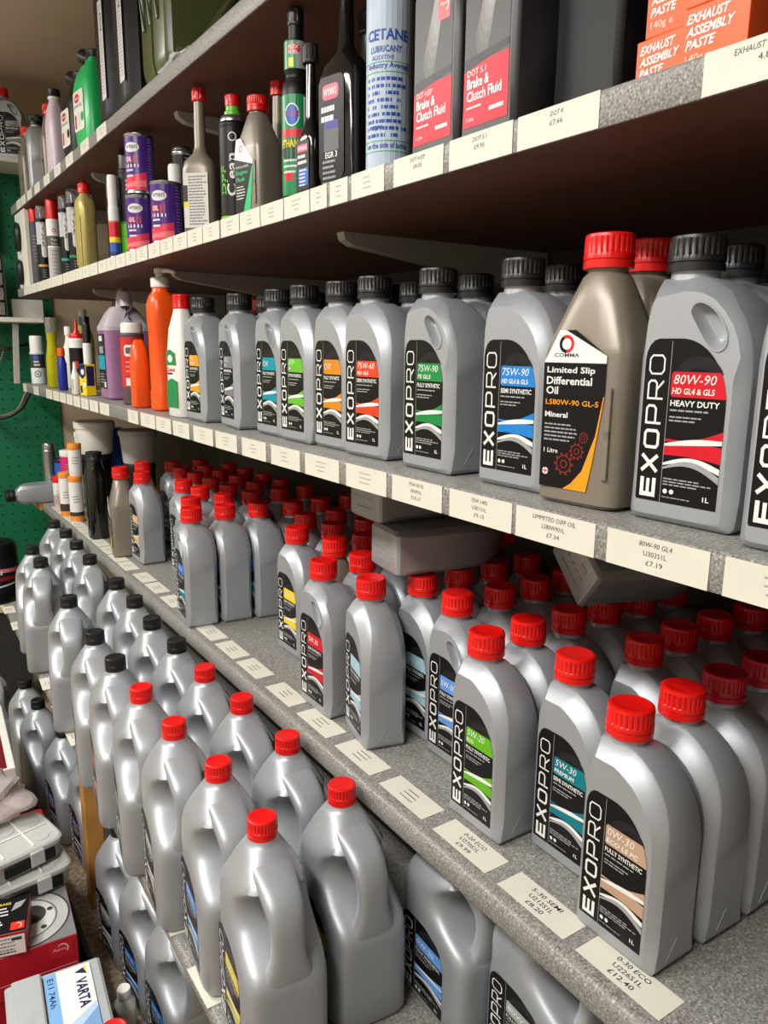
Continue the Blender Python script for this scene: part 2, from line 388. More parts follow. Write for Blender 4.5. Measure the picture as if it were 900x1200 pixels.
def exo_label(name, acc, l1, l2='', l3='FULLY SYNTHETIC', w=.080, h=.150, acc2=None, side=LBLK, T=None, swirl=None):
    p = Print(); acc2 = acc2 or acc; sw = swirl or acc
    def arc(t): return (.42*w+.58*w*math.sin(t*PI/2), .60*h+.40*h*math.cos(t*PI/2))
    arcp = [arc(i/14) for i in range(15)]
    tl = [(.16*w-.16*w*math.cos(a), h-.13*h+.13*h*math.sin(a)) for a in (0, .4, .8, 1.2, PI/2)]
    p.poly([(0, .012*h), (.012*w, 0), (w, 0)]+arcp[::-1]+tl[::-1], side, 0)
    x0 = .345*w
    p.rect(.318*w, .0, .324*w, .985*h, LGREY, 1)
    p.ring(.66*w, .74*h, .17*w, .30*w, LBLK2, .6, 20, 20, 200)
    p.exopro(.055*w, .025*h, .88*h, .20*w, WHITE)
    yb, yt = .655*h, .805*h
    bx = [(x0+.02*w, yb), (w, yb)]+[a for a in arcp[::-1] if yb < a[1] < yt]
    ut = .42*w+.58*w*math.sin(math.acos(max(-1, min(1, (yt-.60*h)/(.40*h)))))
    p.poly(bx+[(ut, yt), (x0+.02*w, yt), (x0, yt-.015*h), (x0, yb+.015*h)], acc, 1.5)
    if l2: p.text(l1, x0+.03*w, yb+.078*h, .50*w*min(1, len(l1)/6), .056*h, WHITE, 3, 0.0, .18); p.text(l2, x0+.02*w, yb+.018*h, .50*w*min(1, len(l2)/9), .036*h, WHITE, 3, .02, .12)
    else: p.text(l1, x0+.03*w, yb+.045*h, .50*w*min(1, len(l1)/6), .062*h, WHITE, 3, 0.0, .12)
    p.text(l3, x0+.01*w, yb-.055*h, .58*w, .036*h, WHITE, 3, .02)
    p.lines(x0+.01*w, .95*w, yb-.085*h, 1, 1, .010*h, LGREY, 2, 3)
    p.lines(x0+.01*w, .78*w, yb-.125*h, 2, .022*h, .009*h, LGREY, 2, 5)
    f = lambda a, b, c: (lambda t: h*(a+b*t+c*math.sin(t*PI)))
    p.band(.325*w, w, f(.385, .02, -.01), f(.40, .07, -.03), sw, 1.2)
    p.band(.325*w, w, f(.355, .035, .0), f(.37, .045, .015), WHITE, 1.5)
    p.band(.325*w, w, f(.30, -.02, .01), f(.355, .02, .02), sw, 1.2)
    p.band(.325*w, w, f(.235, -.02, .035), f(.25, .0, .045), WHITE, 1.4)
    p.band(.325*w, w, f(.21, -.05, .055), f(.222, -.02, .06), LGREY, 1.6)
    p.lines(x0, .92*w, .15*h, 3, .018*h, .008*h, LGREY, 2, 8)
    p.disc(x0+.035*w, .075*h, .028*w, WHITE, 2); p.disc(x0+.115*w, .075*h, .028*w, WHITE, 2)
    p.lines(x0, .75*w, .035*h, 1, 1, .006*h, LGREY, 2, 9)
    p.text('1L', .84*w, .045*h, .075*w, .03*h, WHITE, 3, .02)
    return p.to_mesh(name, T or Matrix.Translation((-.0435, -.0368, .019)))
ML = {}
def exo(key):
    if key in ML: return ML[key]
    D = {
     '80w90': ((196, 18, 36), '80W-90', 'HD GL4 & GL5', 'HEAVY DUTY'),
     '75w90blue': ((24, 120, 196), '75W-90', 'HD GL4 & GL5', 'SEMI SYNTHETIC'),
     '75w90green': ((20, 128, 60), '75W-90', 'FS GL5', 'FULLY SYNTHETIC'),
     '75w60': ((216, 62, 28), '75W-60', 'HD GL5', 'SEMI SYNTHETIC'),
     'cvt': ((206, 126, 24), 'CVT', '', 'FULLY SYNTHETIC'),
     'atf_green': ((96, 176, 44), 'ATF', 'MV', 'SYNTHETIC'),
     'chf': ((0, 140, 160), 'CHF', '', 'FULLY SYNTHETIC'),
     'grey': ((120, 120, 124), 'AXLE', 'OIL', 'MINERAL'),
     'amber': ((230, 150, 30), 'ATF', 'TYPE 3', 'SYNTHETIC'),
     'eco': ((176, 146, 122), '0W-30', 'ECO LS PC', 'FULLY SYNTHETIC'),
     'premium': ((0, 112, 124), '5W-30', 'PREMIUM', 'SEMI SYNTHETIC'),
     '5w20': ((92, 168, 18), '5W-20', 'ECO', 'FULLY SYNTHETIC'),
     '5w30c3': ((92, 140, 206), '5W-30', '', 'FULLY SYNTHETIC'),
     '5w30red': ((196, 22, 34), '5W-30', '', 'SEMI SYNTHETIC'),
     'yellow': ((230, 200, 20), '10W-40', '', 'SEMI SYNTHETIC'),
     'pale': ((150, 190, 204), '0W-20', '', 'FULLY SYNTHETIC'),
     'sky': ((36, 120, 210), '5W-30', '', 'FULLY SYNTHETIC'),
     'sand': ((206, 172, 110), '0W-30', '', 'FULLY SYNTHETIC'),
     'steel': ((120, 132, 140), '10W-60', '', 'FULLY SYNTHETIC'),
    }
    c, a, b, d = D[key]
    acc = C(*c)
    sw = acc if key not in ('sky',) else C(0, 130, 160)
    ML[key] = exo_label('label_'+key, acc, a, b, d, swirl=sw)
    return ML[key]
def litre(label, x, y, z, key=None, grip=False, cap=CAPR, rz=0, group=None, rot=None, name='oil_bottle'):
    t = thing(name, label, 'oil bottle', (x, y, z), FACE+R(rz), group, rot)
    obj('body', BODY_GRIP if grip else BODY_ARCH, t)
    obj('cap', cap, t)
    if key: obj('label', exo(key), t)
    return t

# ================================================================== the room
WALLX, ENDY, CEIL = 1.13, 3.70, 2.45
CREAM = M('cream_wall', (196, 178, 150), 0.8, var=0.06, scale=5, bump=0.15, bscale=60)
CEILM = M('ceiling_paint', (222, 204, 182), 0.85, var=0.05, scale=3, bump=0.1, bscale=80)
FLOORM = M('floor_chips', (146, 128, 106), 0.7, var=0.55, scale=90, bump=0.3, bscale=90)
struct('floor', MB().box((-0.45, 1.0, -0.02), (3.3, 5.6, 0.04)), [FLOORM])
struct('ceiling', MB().box((-0.45, 1.0, CEIL+0.02), (3.3, 5.6, 0.04)), [CEILM])
struct('wall_right', MB().box((WALLX+0.03, 1.0, CEIL/2), (0.06, 5.6, CEIL)), [M('back_wall', (70, 62, 55), 0.8, var=0.1, scale=6)])
struct('wall_end', MB().box((-0.45, ENDY+0.03, CEIL/2), (3.3, 0.06, CEIL)), [CREAM])
struct('wall_left', MB().box((-2.03, 1.0, CEIL/2), (0.06, 5.6, CEIL)), [M('left_wall', (205, 198, 186), 0.8, var=0.08, scale=5)])
struct('wall_back', MB().box((-0.45, -1.73, CEIL/2), (3.3, 0.06, CEIL)), [M('rear_wall', (200, 192, 180), 0.8, var=0.08, scale=5)])
# green pegboard with drilled holes on the end wall
def peg():
    t = thing('pegboard', 'green perforated pegboard fixed to the end wall', 'pegboard', (0.0, ENDY-0.013, 0.0))
    x0, x1, z0, z1 = -0.6, 0.715, 0.1, 2.10
    obj('board', MB().box(((x0+x1)/2, 0.006, (z0+z1)/2), (x1-x0, 0.012, z1-z0)).mesh('pegboard', [pegboard()]), t)
    mb = MB(); s = 0.042
    nx = 17; nz = int((z1-z0)/s)
    for i in range(nx):
        for j in range(nz):
            cx, cz = x1-0.02-i*s, z0+0.02+j*s
            mb.add([(cx+0.0045*math.cos(k*PI/4), -0.0006, cz+0.0045*math.sin(k*PI/4)) for k in range(8)], [tuple(range(8))])
    o = obj('peg_hole', mb.mesh('peg_holes', [M('hole_dark', (4, 40, 26), 0.9)], 0), t); o['kind'] = 'stuff'
peg()

# ================================================================== shelves
def shelf_mesh(name, x0, x1, zb, th, y0, y1, rad, x0far=None):
    """front edge rounded; top and front laminate, underside brown board"""
    prof = [(x1, zb), (x0+rad*.5, zb), (x0+rad*.15, zb+rad*.15), (x0, zb+rad*.5)]
    for a in (0, 22, 45, 68, 90): prof.append((x0+rad-rad*math.cos(R(a)), zb+th-rad+rad*math.sin(R(a))))
    prof.append((x1, zb+th)); mb = MB(); n = len(prof)
    dx = (x0far-x0) if x0far else 0
    vs = [(x, y0, z) for x, z in prof]+[(x+(dx if x < x1-.001 else 0), y1, z) for x, z in prof]
    for i in range(n):
        j = (i+1) % n
        mb.f.append([i, j, n+j, n+i]); mb.m.append(1 if i == 0 else 0)
    mb.f += [list(range(n))[::-1], list(range(n, 2*n))]; mb.m += [1, 1]; mb.v = vs
    return mb.mesh(name, [LAM, BROWN], 30)
XF = 0.54
S1T, S2T, S3T, S4T, S5T = 1.922, 1.615, 1.247, 0.780, 0.475
def shelf(label, x0, zt, th, y0, y1, rad, x0far=None, x1=WALLX-0.002):
    o = obj('shelf_board', shelf_mesh('shelf_board', x0, x1, zt-th, th, y0, y1, rad, x0far)); return tag(o, label, 'shelf')
sh1 = shelf('topmost grey laminate shelf board carrying the fuel cans', XF, S1T, .032, -0.4, 3.42, .005)
sh2 = shelf('laminate shelf board under the additive bottles, edge covered in price labels', XF, S2T, .031, -0.4, 3.42, .004)
sh3 = shelf('laminate shelf board under the black-capped oil bottles', XF, S3T, .034, -0.4, 3.50, .006)
sh4 = shelf('speckled grey worktop shelf carrying the rows of red-capped bottles', XF, S4T, .034, -0.4, 3.27, .013)
sh5 = shelf('lowest speckled shelf board carrying the large handled oil jugs', .306, S5T, .024, 0.2, 2.98, .008, .332, 0.76)
# brackets under the boards
BRK = M('bracket_grey', (170, 166, 158), 0.45, var=0.05)
def bracket(par, x, y, z, ln=.46):
    mb = MB()
    for s0, s1 in ((-0.011, 0.011),):
        pr = [(0, 0), (ln, 0), (ln, -.085), (ln*.55, -.05), (.02, -.020), (.004, -.012)]
        n = len(pr)
        mb.v += [(x+a, y+s0, z+b) for a, b in pr]+[(x+a, y+s1, z+b) for a, b in pr]
        for i in range(n): mb.f.append([i, (i+1) % n, n+(i+1) % n, n+i]); mb.m.append(0)
        mb.f += [list(range(n))[::-1], list(range(n, 2*n))]; mb.m += [0, 0]
    obj('bracket', mb.mesh('bracket', [BRK], 0), par)
for y in (1.13, 1.955, 2.75, 0.25): bracket(sh2, .665, y, S2T-.0312)
for y in (1.73, 2.456, 3.1): bracket(sh1, .612, y, S1T-.0322)
for y in (1.4, 2.6): bracket(sh3, .70, y, S3T-.0342)
for y in (0.9, 2.2): bracket(sh4, .74, y, S4T-.0342, .38)

# price labels: paper strips stuck to the shelf edge (front) or top
BLANK = {}
def price_front(par, xf, zc, ya, yb, hgt, lines=None, seed=0):
    p = Print(.00015); wd = abs(ya-yb); cy = (ya+yb)/2
    p.rect(-wd/2, -hgt/2, wd/2, hgt/2, PAPER, 0, 1)
    if lines:
        n = len(lines); lh = hgt*.14
        for i, t in enumerate(lines):
            tw = min(wd*.56, len(t)*lh*.74); p.text(t, -tw/2, hgt*.22-i*hgt*.25, tw, lh, INK, 1, 0, .18 if i == 0 else 0)
    else:
        rd = random.Random(seed)
        for i in range(3):
            tw = wd*rd.uniform(.22, .34); p.lines(-tw/2, tw/2, hgt*.2-i*hgt*.2, 1, 1, hgt*.045, C(150, 148, 142), 1, seed+i)
    k = ('f', round(wd, 3), hgt, seed % 3) if not lines else None
    me = BLANK.get(k) if k else None
    if me is None:
        me = p.to_mesh('price_label')
        if k: BLANK[k] = me
    return obj('price_label', me, par, (xf-.0006, cy, zc), (0, 0, FACE))
def price_top(par, x, y, z, wd, dp, lines=None, rz=0, seed=0):
    p = Print(.00012)
    p.rect(-wd/2, -dp/2, wd/2, dp/2, PAPER, 0)
    if lines:
        for i, t in enumerate(lines):
            lh = dp*.16; tw = min(wd*.5, len(t)*lh*.8); p.text(t, -tw/2, dp*.18-i*dp*.26, tw, lh, INK, 1, .01, .1 if i == 0 else 0)
    else:
        for i in range(3): tw = wd*.30; p.lines(-tw/2, tw/2, dp*.18-i*dp*.2, 1, 1, dp*.05, C(100, 98, 94), 1, seed+i)
    k = ('t', round(wd, 3), dp, seed % 3) if not lines else None
    me = BLANK.get(k) if k else None
    if me is None:
        me = p.to_mesh('price_label')
        if k: BLANK[k] = me
    return obj('price_label', me, par, (x, y, z), (-PI/2, 0, FACE+R(rz)))
Z3 = S3T-.017
for i, (a, b, t) in enumerate([(.330, .235, None), (.445, .343, ['80W-90 GL4', 'U303S1L', '£7.19']), (.563, .459, ['LIMMITED DIFF OIL', 'LS80W901L', '£7.34']), (.672, .569, ['75W-140S', 'U301S1L', '£9.15']), (.788, .686, ['75W-90 FS', 'UFHPS1L', '£10.17']),
        (.901, .801, None), (1.021, .920, None), (1.139, 1.038, None), (1.257, 1.159, None), (1.38, 1.279, None), (1.499, 1.393, None), (1.623, 1.523, None), (1.74, 1.636, None), (1.857, 1.746, None), (1.965, 1.877, None), (2.242, 2.143, None), (2.36, 2.261, None), (2.466, 2.375, None), (2.569, 2.48, None), (2.667, 2.58, None), (2.772, 2.68, None), (2.884, 2.785, None), (3.004, 2.898, None), (3.254, 3.15, None), (3.483, 3.40, None)]):
    price_front(sh3, XF, Z3, a, b, .032, t, i)
Z2 = S2T-.0155
for i, (a, b, t) in enumerate([(.388, .29, ['EXHAUST ASSEMBLY', '4.89']), (.585, .486, ['DOT 4', '£7.66']), (.689, .592, ['DOT 5.1', '£9.95']), (.793, .699, ['DOT 4 ESP', '£8.05']), (.888, .813, None)]):
    price_front(sh2, XF, Z2, a, b, .030, t, i)
y = .897; i = 0
while y < 3.24:
    wd = .046 if y < 1.0 else (.078 if y < 1.7 else .082)
    price_front(sh2, XF, Z2, y+wd, y, .030, None, i); y += wd+(.003 if i % 5 else .008); i += 1
for i, yy in enumerate((2.05, 2.22, 2.40, 2.56, 2.72, 2.88, 3.02, 3.14, 3.24)):
    price_front(sh1, XF, S1T-.016, yy+.045, yy-.045, .030, None, i)
for i, (yy, t) in enumerate([(.28, None), (.413, ['0-30 ECO', 'U226S1L', '£12.40']), (.535, ['5-30 SEMI', 'U212S1L', '£8.20']), (.662, ['0-20 ECO', 'U270S1L', '£9.99']), (.791, None), (.92, None), (1.052, None), (1.181, None), (1.319, None), (1.433, None), (1.549, None), (1.805, None), (1.933, None), (2.042, None)]):
    price_top(sh4, .580, yy, S4T+.0006, .105 if t or i < 7 else .098, .040, t, 0, i)
yy = 2.18; i = 0
while yy < 3.2: price_top(sh4, .574, yy, S4T+.0006, .098, .040, None, 0, i); yy += .105; i += 1
for i, (x, yy) in enumerate([(.340, 2.908), (.340, 2.719), (.342, 2.344), (.336, 2.181), (.333, 1.985), (.332, 1.825), (.333, 1.109), (.330, .947)]):
    price_top(sh5, x, yy, S5T+.0006, .085, .038, None, random.uniform(-4, 4), i)

# timber post carrying the lowest shelf
PINE = M('pine', (186, 132, 66), 0.6, var=0.22, scale=18, bump=0.1, bscale=60)
pt = tag(obj('timber_post', MB().box((.358, 1.838, (S5T-.024)/2), (.042, .045, S5T-.0242), 0, None, .003).mesh('timber_post', [PINE]), None), 'upright pine post under the edge of the lowest shelf', 'post')

# ================================================================== one-litre bottles on the worktop shelf
Z4 = S4T+.0012
def L4(label, x, y, key=None, grip=False, cap=CAPR, rz=0, group=None): return litre(label, x, y-.028, Z4, key, grip, cap, rz, group)
# front of each file
L4('silver oil bottle with beige 0W-30 label at the worktop front', .628, .474, 'eco')
L4('silver oil bottle with teal 5W-30 label at the worktop front', .682, .600, 'premium')
L4('silver oil bottle with lime green 5W-20 label at the worktop front', .641, .716, '5w20')
L4('silver oil bottle with pale blue 5W-30 label and finger grip, beside the lime green one', .711, .862, '5w30c3', True)
L4('silver bottle at the worktop edge turned sideways, pale label mostly turned away', .636, .998, 'pale', False, CAPR, -14)
L4('silver oil bottle with red 5W-30 label and finger grip, right at the worktop edge', .628, 1.128, '5w30red', True)
L4('silver oil bottle with yellow label standing left of the taupe bottle', .705, 1.376, 'yellow')
L4('silver oil bottle with blue label, front of the group of three grey-sided bottles', .585, 1.672, 'sky', True, CAPR, -6)
L4('grey-sided silver oil bottle, middle of the group of three', .664, 1.664, 'sky', True, CAPR, -4)
L4('grey-sided silver oil bottle, rear of the group of three', .742, 1.650, 'sky', True, CAPR, -4)
L4('silver oil bottle with sand coloured label right of the far taupe bottle', .645, 2.24, 'sand')
def files(base, y, xs, keys=None, grip=False, dark=()):
    for i, x in enumerate(xs):
        L4('red-capped bottle, %s one back behind the %s' % (ORD[i], base), x+random.uniform(-.001, .001), y+random.uniform(-.004, .004), keys if i == 0 else None, grip, CAPC if i in dark else CAPR, random.uniform(-1.5, 1.5), 'red-capped bottles behind the '+base)
files('beige label bottle', .472, (.712, .790, .868, .946, 1.024), 'eco', False, (1, 2))
files('teal label bottle', .592, (.798, .877, .956, 1.036), 'premium')
files('lime green 5W-20 bottle', .719, (.721, .799, .877, .955, 1.033), '5w20')
files('pale blue 5W-30 bottle', .858, (.789, .867, .945, 1.023), '5w30c3', True)
files('sideways bottle with the pale label', .965, (.722, .80, .878, .956), 'pale')
files('red 5W-30 bottle', 1.131, (.708, .786, .864, .942), '5w30red', True)
files('taupe bottle', 1.25, (.79, .868, .946), None)
files('yellow label bottle', 1.372, (.787, .866, .944), None)
files('gap left of the yellow label bottle', 1.487, (.782, .862, .94), None)
files('rearmost of the three grey-sided bottles', 1.62, (.820, .897, .974), None, True)
for r, (yy, xs) in enumerate([(1.796, (.631, .715, .790, .870, .945)), (1.92, (.70, .780, .858, .936)), (2.04, (.698, .780, .858, .936)), (2.155, (.775, .853, .931)), (2.27, (.772, .850, .928)), (2.40, (.79, .88))]):
    for i, x in enumerate(xs):
        L4('red-capped bottle in %s row beyond the three grey-sided ones, %s from aisle' % (ORD[r], ORD[i]), x, yy+random.uniform(-.004, .004), 'steel' if i == 0 else None, True, CAPR, random.uniform(-1.5, 1.5), 'red-capped bottles in the far rows')
# bottles lying on the caps, bases towards the aisle
def lying(label, x, y, z, yawd, rolld, pit=0):
    t = litre(label, 0, 0, 0, None, False, CAPR)
    # bottle axis (local z) along world +X, wide face up
    A = Matrix(((0, 0, 1), (-1, 0, 0), (0, -1, 0))).to_4x4()   # local x->-Y, y->-Z, z->+X
    t.matrix_world = Matrix.Translation((x, y, z)) @ Matrix.Rotation(R(yawd), 4, 'Z') @ Matrix.Rotation(R(pit), 4, 'Y') @ Matrix.Rotation(R(rolld), 4, 'X') @ A
    return t
CT = S4T+.262
lying('silver bottle lying on the red caps, lower of the two stacked bottles', .672, 1.005, CT+.0395, -9, 0)
lying('silver bottle lying on top of another lying bottle, just under the shelf', .668, 1.058, CT+.1165, -4, 0)
lying('silver bottle lying askew on the red caps behind the price of £7.19', .80, .715, CT+.066, -14, 38, 3)

# ------------------------------------------------------------------ taupe bottles with angular shoulders
def taupe_bottle():
    W = .050
    P = [(-.042, 0), (-.02, 0), (.0, 0), (.02, 0), (.042, 0), (.0475, .0015), (W, .008), (W, .04), (W, .08), (W, .12), (W, .150), (.048, .160), (.040, .184), (.030, .210), (.024, .222), (.021, .226),
         (-.021, .226), (-.024, .222), (-.030, .210), (-.040, .184), (-.048, .160), (-W, .150), (-W, .12), (-W, .08), (-W, .04), (-W, .008), (-.0475, .0015)]
    ins = [(.004 if z < .01 else (.008 if z < .155 else .006)) for x, z in P]
    seam = [(.034 if z < .01 else (.030 if z < .155 else (.028 if z < .2 else .018))) for x, z in P]
    return P, ins, seam
TP, TI, TS = taupe_bottle()
def taupe_mesh():
    # faceted: lower front panel, sloping shoulder facets
    mb = MB(); me = None
    rings = [sring(0, 0, 0, .044, .033, 28, 5), sring(0, 0, .004, .0495, .0375, 28, 5.5), sring(0, 0, .09, .0505, .0382, 28, 5.5), sring(0, 0, .150, .0505, .0382, 28, 5), sring(0, 0, .158, .0490, .0370, 28, 5), sring(0, 0, .20, .034, .0275, 28, 3.2), sring(0, 0, .225, .0235, .0225, 28, 2.2), sring(0, 0, .229, .0195, .0195, 28, 2), sring(0, 0, .236, .0195, .0195, 28, 2)]
    mb.loft(rings)
    # raised grip rails at right of the panel
    for zz in (.035, .075): mb.box((.037, -.0382, zz+.02), (.006, .003, .05), 0, Matrix.Rotation(R(0), 4, 'Y'), .001)
    return mb.mesh('taupe_body', [TAUPE], 26)
TBODY = taupe_mesh()
TCAP = cap_mesh('cap_taupe_red', .0245, .033, RED, .233)
def comma_label(kind):
    p = Print(); w, h = .074, .158
    if kind == 'lsd':
        AMB = C(232, 146, 24)
        p.poly([(.001, 0), (w*.80, 0), (w, .62*h), (w, .845*h), (.50*w, h), (.30*w, h), (.0, .80*h)], LBLK, 0)
        p.poly([(.0, .80*h), (w, .80*h), (w, .845*h), (.34*w, 1.0*h), (.24*w, 1.0*h)], WHITE, 1)
        p.poly([(.42*w, 0), (.80*w, 0), (.88*w, .2*h), (w, .60*h), (.985*w, .60*h), (.90*w, .36*h), (.72*w, .13*h), (.55*w, .04*h)], AMB, 1)
        p.ring(.36*w, .915*h, .075*w, .12*w, REDP, 2, 18, -90, 120); p.ring(.36*w, .915*h, .075*w, .12*w, LBLK, 2.2, 18, 120, 270)
        p.text('COMMA', .17*w, .835*h, .40*w, .024*h, INK, 3, .01)
        for i, t in enumerate(('Limited Slip', 'Differential', 'Oil')): p.text(t, .06*w, (.725-i*.062)*h, w*(.78, .74, .20)[i], .05*h, WHITE, 3, .02)
        p.text('LS80W-90 GL-5', .06*w, .535*h, .86*w, .034*h, AMB, 3, .01); p.text('Mineral', .06*w, .455*h, .38*w, .036*h, WHITE, 3, .02)
        p.lines(.06*w, .62*w, .405*h, 5, .025*h, .010*h, LGREY, 2, 4)
        p.text('1 Litre', .07*w, .225*h, .24*w, .03*h, WHITE, 3, .01)
        DR = C(120, 34, 30)
        for gx, gy, gr in ((.42, .16, .12), (.62, .25, .09), (.72, .34, .06)):
            p.ring(gx*w, gy*h, gr*w*.35, gr*w*.5, DR, 2); p.ring(gx*w, gy*h, gr*w*.9, gr*w*1.05, DR, 2)
            for k in range(10):
                a = 2*PI*k/10; p.disc(gx*w+gr*w*1.18*math.cos(a), gy*h+gr*w*1.18*math.sin(a), gr*w*.16, DR, 2, 6)
        p.disc(.11*w, .10*h, .05*w, WHITE, 2); p.rect(.065*w, .096*h, .155*w, .105*h, REDP, 2.5); p.rect(.103*w, .078*h, .117*w, .122*h, REDP, 2.6)
    else:
        col = {'flush': C(40, 180, 110), 'ecosil': C(214, 226, 40), 'far': C(206, 220, 40)}[kind]
        p.poly([(0, 0), (w*.82, 0), (w, .66*h), (.35*w, h), (0, .74*h)], LBLK, 0)
        p.poly([(0, .74*h), (w*.98, .62*h), (w, .68*h), (.35*w, h), (.12*w, h)], WHITE, 1)
        p.poly([(.45*w, 0), (.82*w, 0), (w, .62*h), (.93*w, .58*h)], col, 1)
        p.ring(.36*w, .86*h, .06*w, .10*w, REDP, 2)
        if kind == 'flush':
            p.text('PETROL & DIESEL', .08*w, .60*h, .70*w, .03*h, WHITE, 3); p.text('Engine', .08*w, .50*h, .62*w, .065*h, col, 3, .02); p.text('Flush', .08*w, .42*h, .46*w, .058*h, col, 3, .02)
            p.lines(.08*w, .56*w, .34*h, 5, .04*h, .014*h, WHITE, 2, 4)
        else:
            p.text('Ecosil' if kind == 'ecosil' else 'Eco-V', .08*w, .48*h, .62*w, .07*h, WHITE, 3, .02); p.lines(.08*w, .56*w, .4*h, 6, .04*h, .014*h, WHITE, 2, 4)
    return p.to_mesh('label_'+kind, Matrix.Translation((-.042, -.0386, .016)))
def taupe(label, x, y, z, kind=None, rz=0, s=1.0):
    t = thing('oil_bottle', label, 'oil bottle', (x, y, z), FACE+R(rz)); t.scale = (s, s, s)
    obj('body', TBODY, t); obj('cap', TCAP, t)
    if kind: obj('label', comma_label(kind), t)
    return t
taupe('taupe oil bottle with red cap and white label corner, behind the red 5W-30 bottle', .713, 1.232, Z4, 'ecosil')
taupe('taupe oil bottle with red cap beside the tall glossy black bottle', .606, 2.325, Z4, 'far', -10)
taupe('taupe red-capped oil bottle directly behind the far taupe bottle', .695, 2.40, Z4, None)

# ================================================================== black-capped bottles on the middle shelf
Z3T = S3T+.0012
def L3(label, x, y, key=None, grip=False, cap=CAPK, rz=0):
    t = litre(label, x, y, Z3T, key, grip, cap, rz); t.scale = (1, 1, .965); return t
L3('silver gear oil bottle with red 80W-90 HEAVY DUTY label', .626, .414, '80w90', True, CAPK, 3)
L3('silver gear oil bottle cut off at the right edge of the middle shelf', .606, .290, '75w60', False, CAPK, 2)
taupe('taupe bottle lettered Limited Slip Differential Oil with red cap', .613, .528, Z3T, 'lsd', 6, .985)
L3('silver gear oil bottle with blue 75W-90 label and smudged shoulder', .626, .634, '75w90blue', False, CAPK, 2)
L3('silver gear oil bottle with green 75W-90 label and finger grip', .618, .780, '75w90green', True, CAPK, 0)
L3('silver gear oil bottle with orange-red 75W-60 label', .618, .926, '75w60', False, CAPK, 3)
L3('silver bottle with orange CVT fluid label', .624, 1.031, 'cvt', False, CAPK, 0)
L3('silver bottle with lime green label between the CVT and teal bottles', .616, 1.136, 'atf_green', False, CAPK, 0)
L3('silver bottle with teal CHF label and white neck ring', .622, 1.247, 'chf', True, CAPK, 0)
L3('silver bottle with grey label and broad plain side', .612, 1.400, 'grey', True, CAPK, -5)
L3('silver bottle with amber label next to the white and green bottle', .602, 1.560, 'amber', True, CAPK, 0)
for lb, x, y in [('green 75W-90 bottle', .705, .81), ('blue 75W-90 bottle', .712, .655), ('red 80W-90 bottle', .71, .43), ('orange-red 75W-60 bottle', .71, .955), ('lime green label bottle', .70, 1.16), ('teal CHF bottle', .705, 1.275), ('grey label bottle', .695, 1.44), ('amber label bottle', .69, 1.58), ('cut-off bottle at the right edge', .69, .295)]:
    L3('black-capped silver bottle directly behind the '+lb, x, y, None, True, CAPK, random.uniform(-4, 4))
L3('black-capped silver bottle, second one back behind the red 80W-90 bottle', .792, .435, None, False, CAPK, 3)
taupe('taupe red-capped bottle hidden behind the limited slip oil bottle', .700, .548, Z3T, None)

# ================================================================== five-litre jugs with moulded handle
def jug_mesh():
    # horizontal sections: z, left x, right x, half depth, squareness
    st = [(0, -.070, .070, .049, 5.5), (.003, -.075, .075, .0535, 6), (.009, -.0775, .0775, .056, 6.5), (.05, -.0775, .0775, .056, 6.5), (.10, -.0775, .0775, .056, 6.5), (.130, -.0775, .0775, .056, 6.2), (.142, -.0775, .0765, .056, 5.8), (.151, -.0775, .0725, .056, 5.4), (.160, -.0775, .0630, .056, 5), (.169, -.0775, .0490, .056, 4.6), (.178, -.0775, .0360, .056, 4.4), (.188, -.0772, .0220, .0558, 4.2), (.199, -.0768, .0130, .0554, 4.2), (.211, -.0762, .0090, .0548, 4.2),
          (.222, -.0750, .0100, .0535, 4.2), (.232, -.0735, .0160, .0515, 4.2), (.240, -.0718, .0260, .0485, 4.0), (.247, -.0700, .0340, .0450, 3.8), (.255, -.0675, .0300, .0405, 3.5), (.264, -.0635, .0180, .0350, 3.2), (.273, -.0590, .0060, .0295, 2.8), (.281, -.0545, -.0050, .0245, 2.3), (.2835, -.0520, -.0080, .0220, 2.0), (.290, -.0500, -.0100, .0200, 2.0)]
    mb = MB()
    mb.loft([sring((a+b)/2, 0, z, (b-a)/2, h, 44, e) for z, a, b, h, e in st])
    path = [(-.030, .262, .013, .030), (.000, .2595, .013, .029), (.022, .2545, .0125, .0275), (.040, .2480, .012, .0262), (.053, .2390, .012, .0250), (.0615, .2270, .0112, .0228), (.0652, .2120, .0108, .0215), (.0662, .1950, .0108, .0212), (.0660, .1780, .0110, .0225), (.0652, .1640, .0120, .0270), (.0645, .1500, .0125, .0330), (.062, .1340, .0130, .0420), (.060, .1180, .0120, .0460)]
    rings = []
    for i, (x, z, a, b) in enumerate(path):
        p0 = path[max(0, i-1)]; p1 = path[min(len(path)-1, i+1)]; t = Vector((p1[0]-p0[0], p1[1]-p0[1])).normalized(); n = Vector((-t.y, t.x)); m_ = 24; r = []
        for k in range(m_):
            q = 2*PI*k/m_; c, d = math.cos(q), math.sin(q); u = a*math.copysign(abs(c)**.62, c); w_ = b*math.copysign(abs(d)**.62, d)
            r.append((x+n.x*u, w_, z+n.y*u))
        rings.append(r)
    mb.loft(rings)
    return mb.mesh('jug_body', [SILVER], 42)
JUG = jug_mesh()
JCAPR = cap_mesh('jug_cap_red', .0205, .027, RED, .289, -.030)
JCAPK = cap_mesh('jug_cap_black', .0205, .027, BLACK, .289, -.030)
JL = {}
def jug_label(key, c, l1):
    if key not in JL:
        JL[key] = exo_label('jug_label_'+key, C(*c), l1, '', 'FULLY SYNTHETIC', .098, .142, T=Matrix.Translation((-.0615, -.0563, .018)))
    return JL[key]
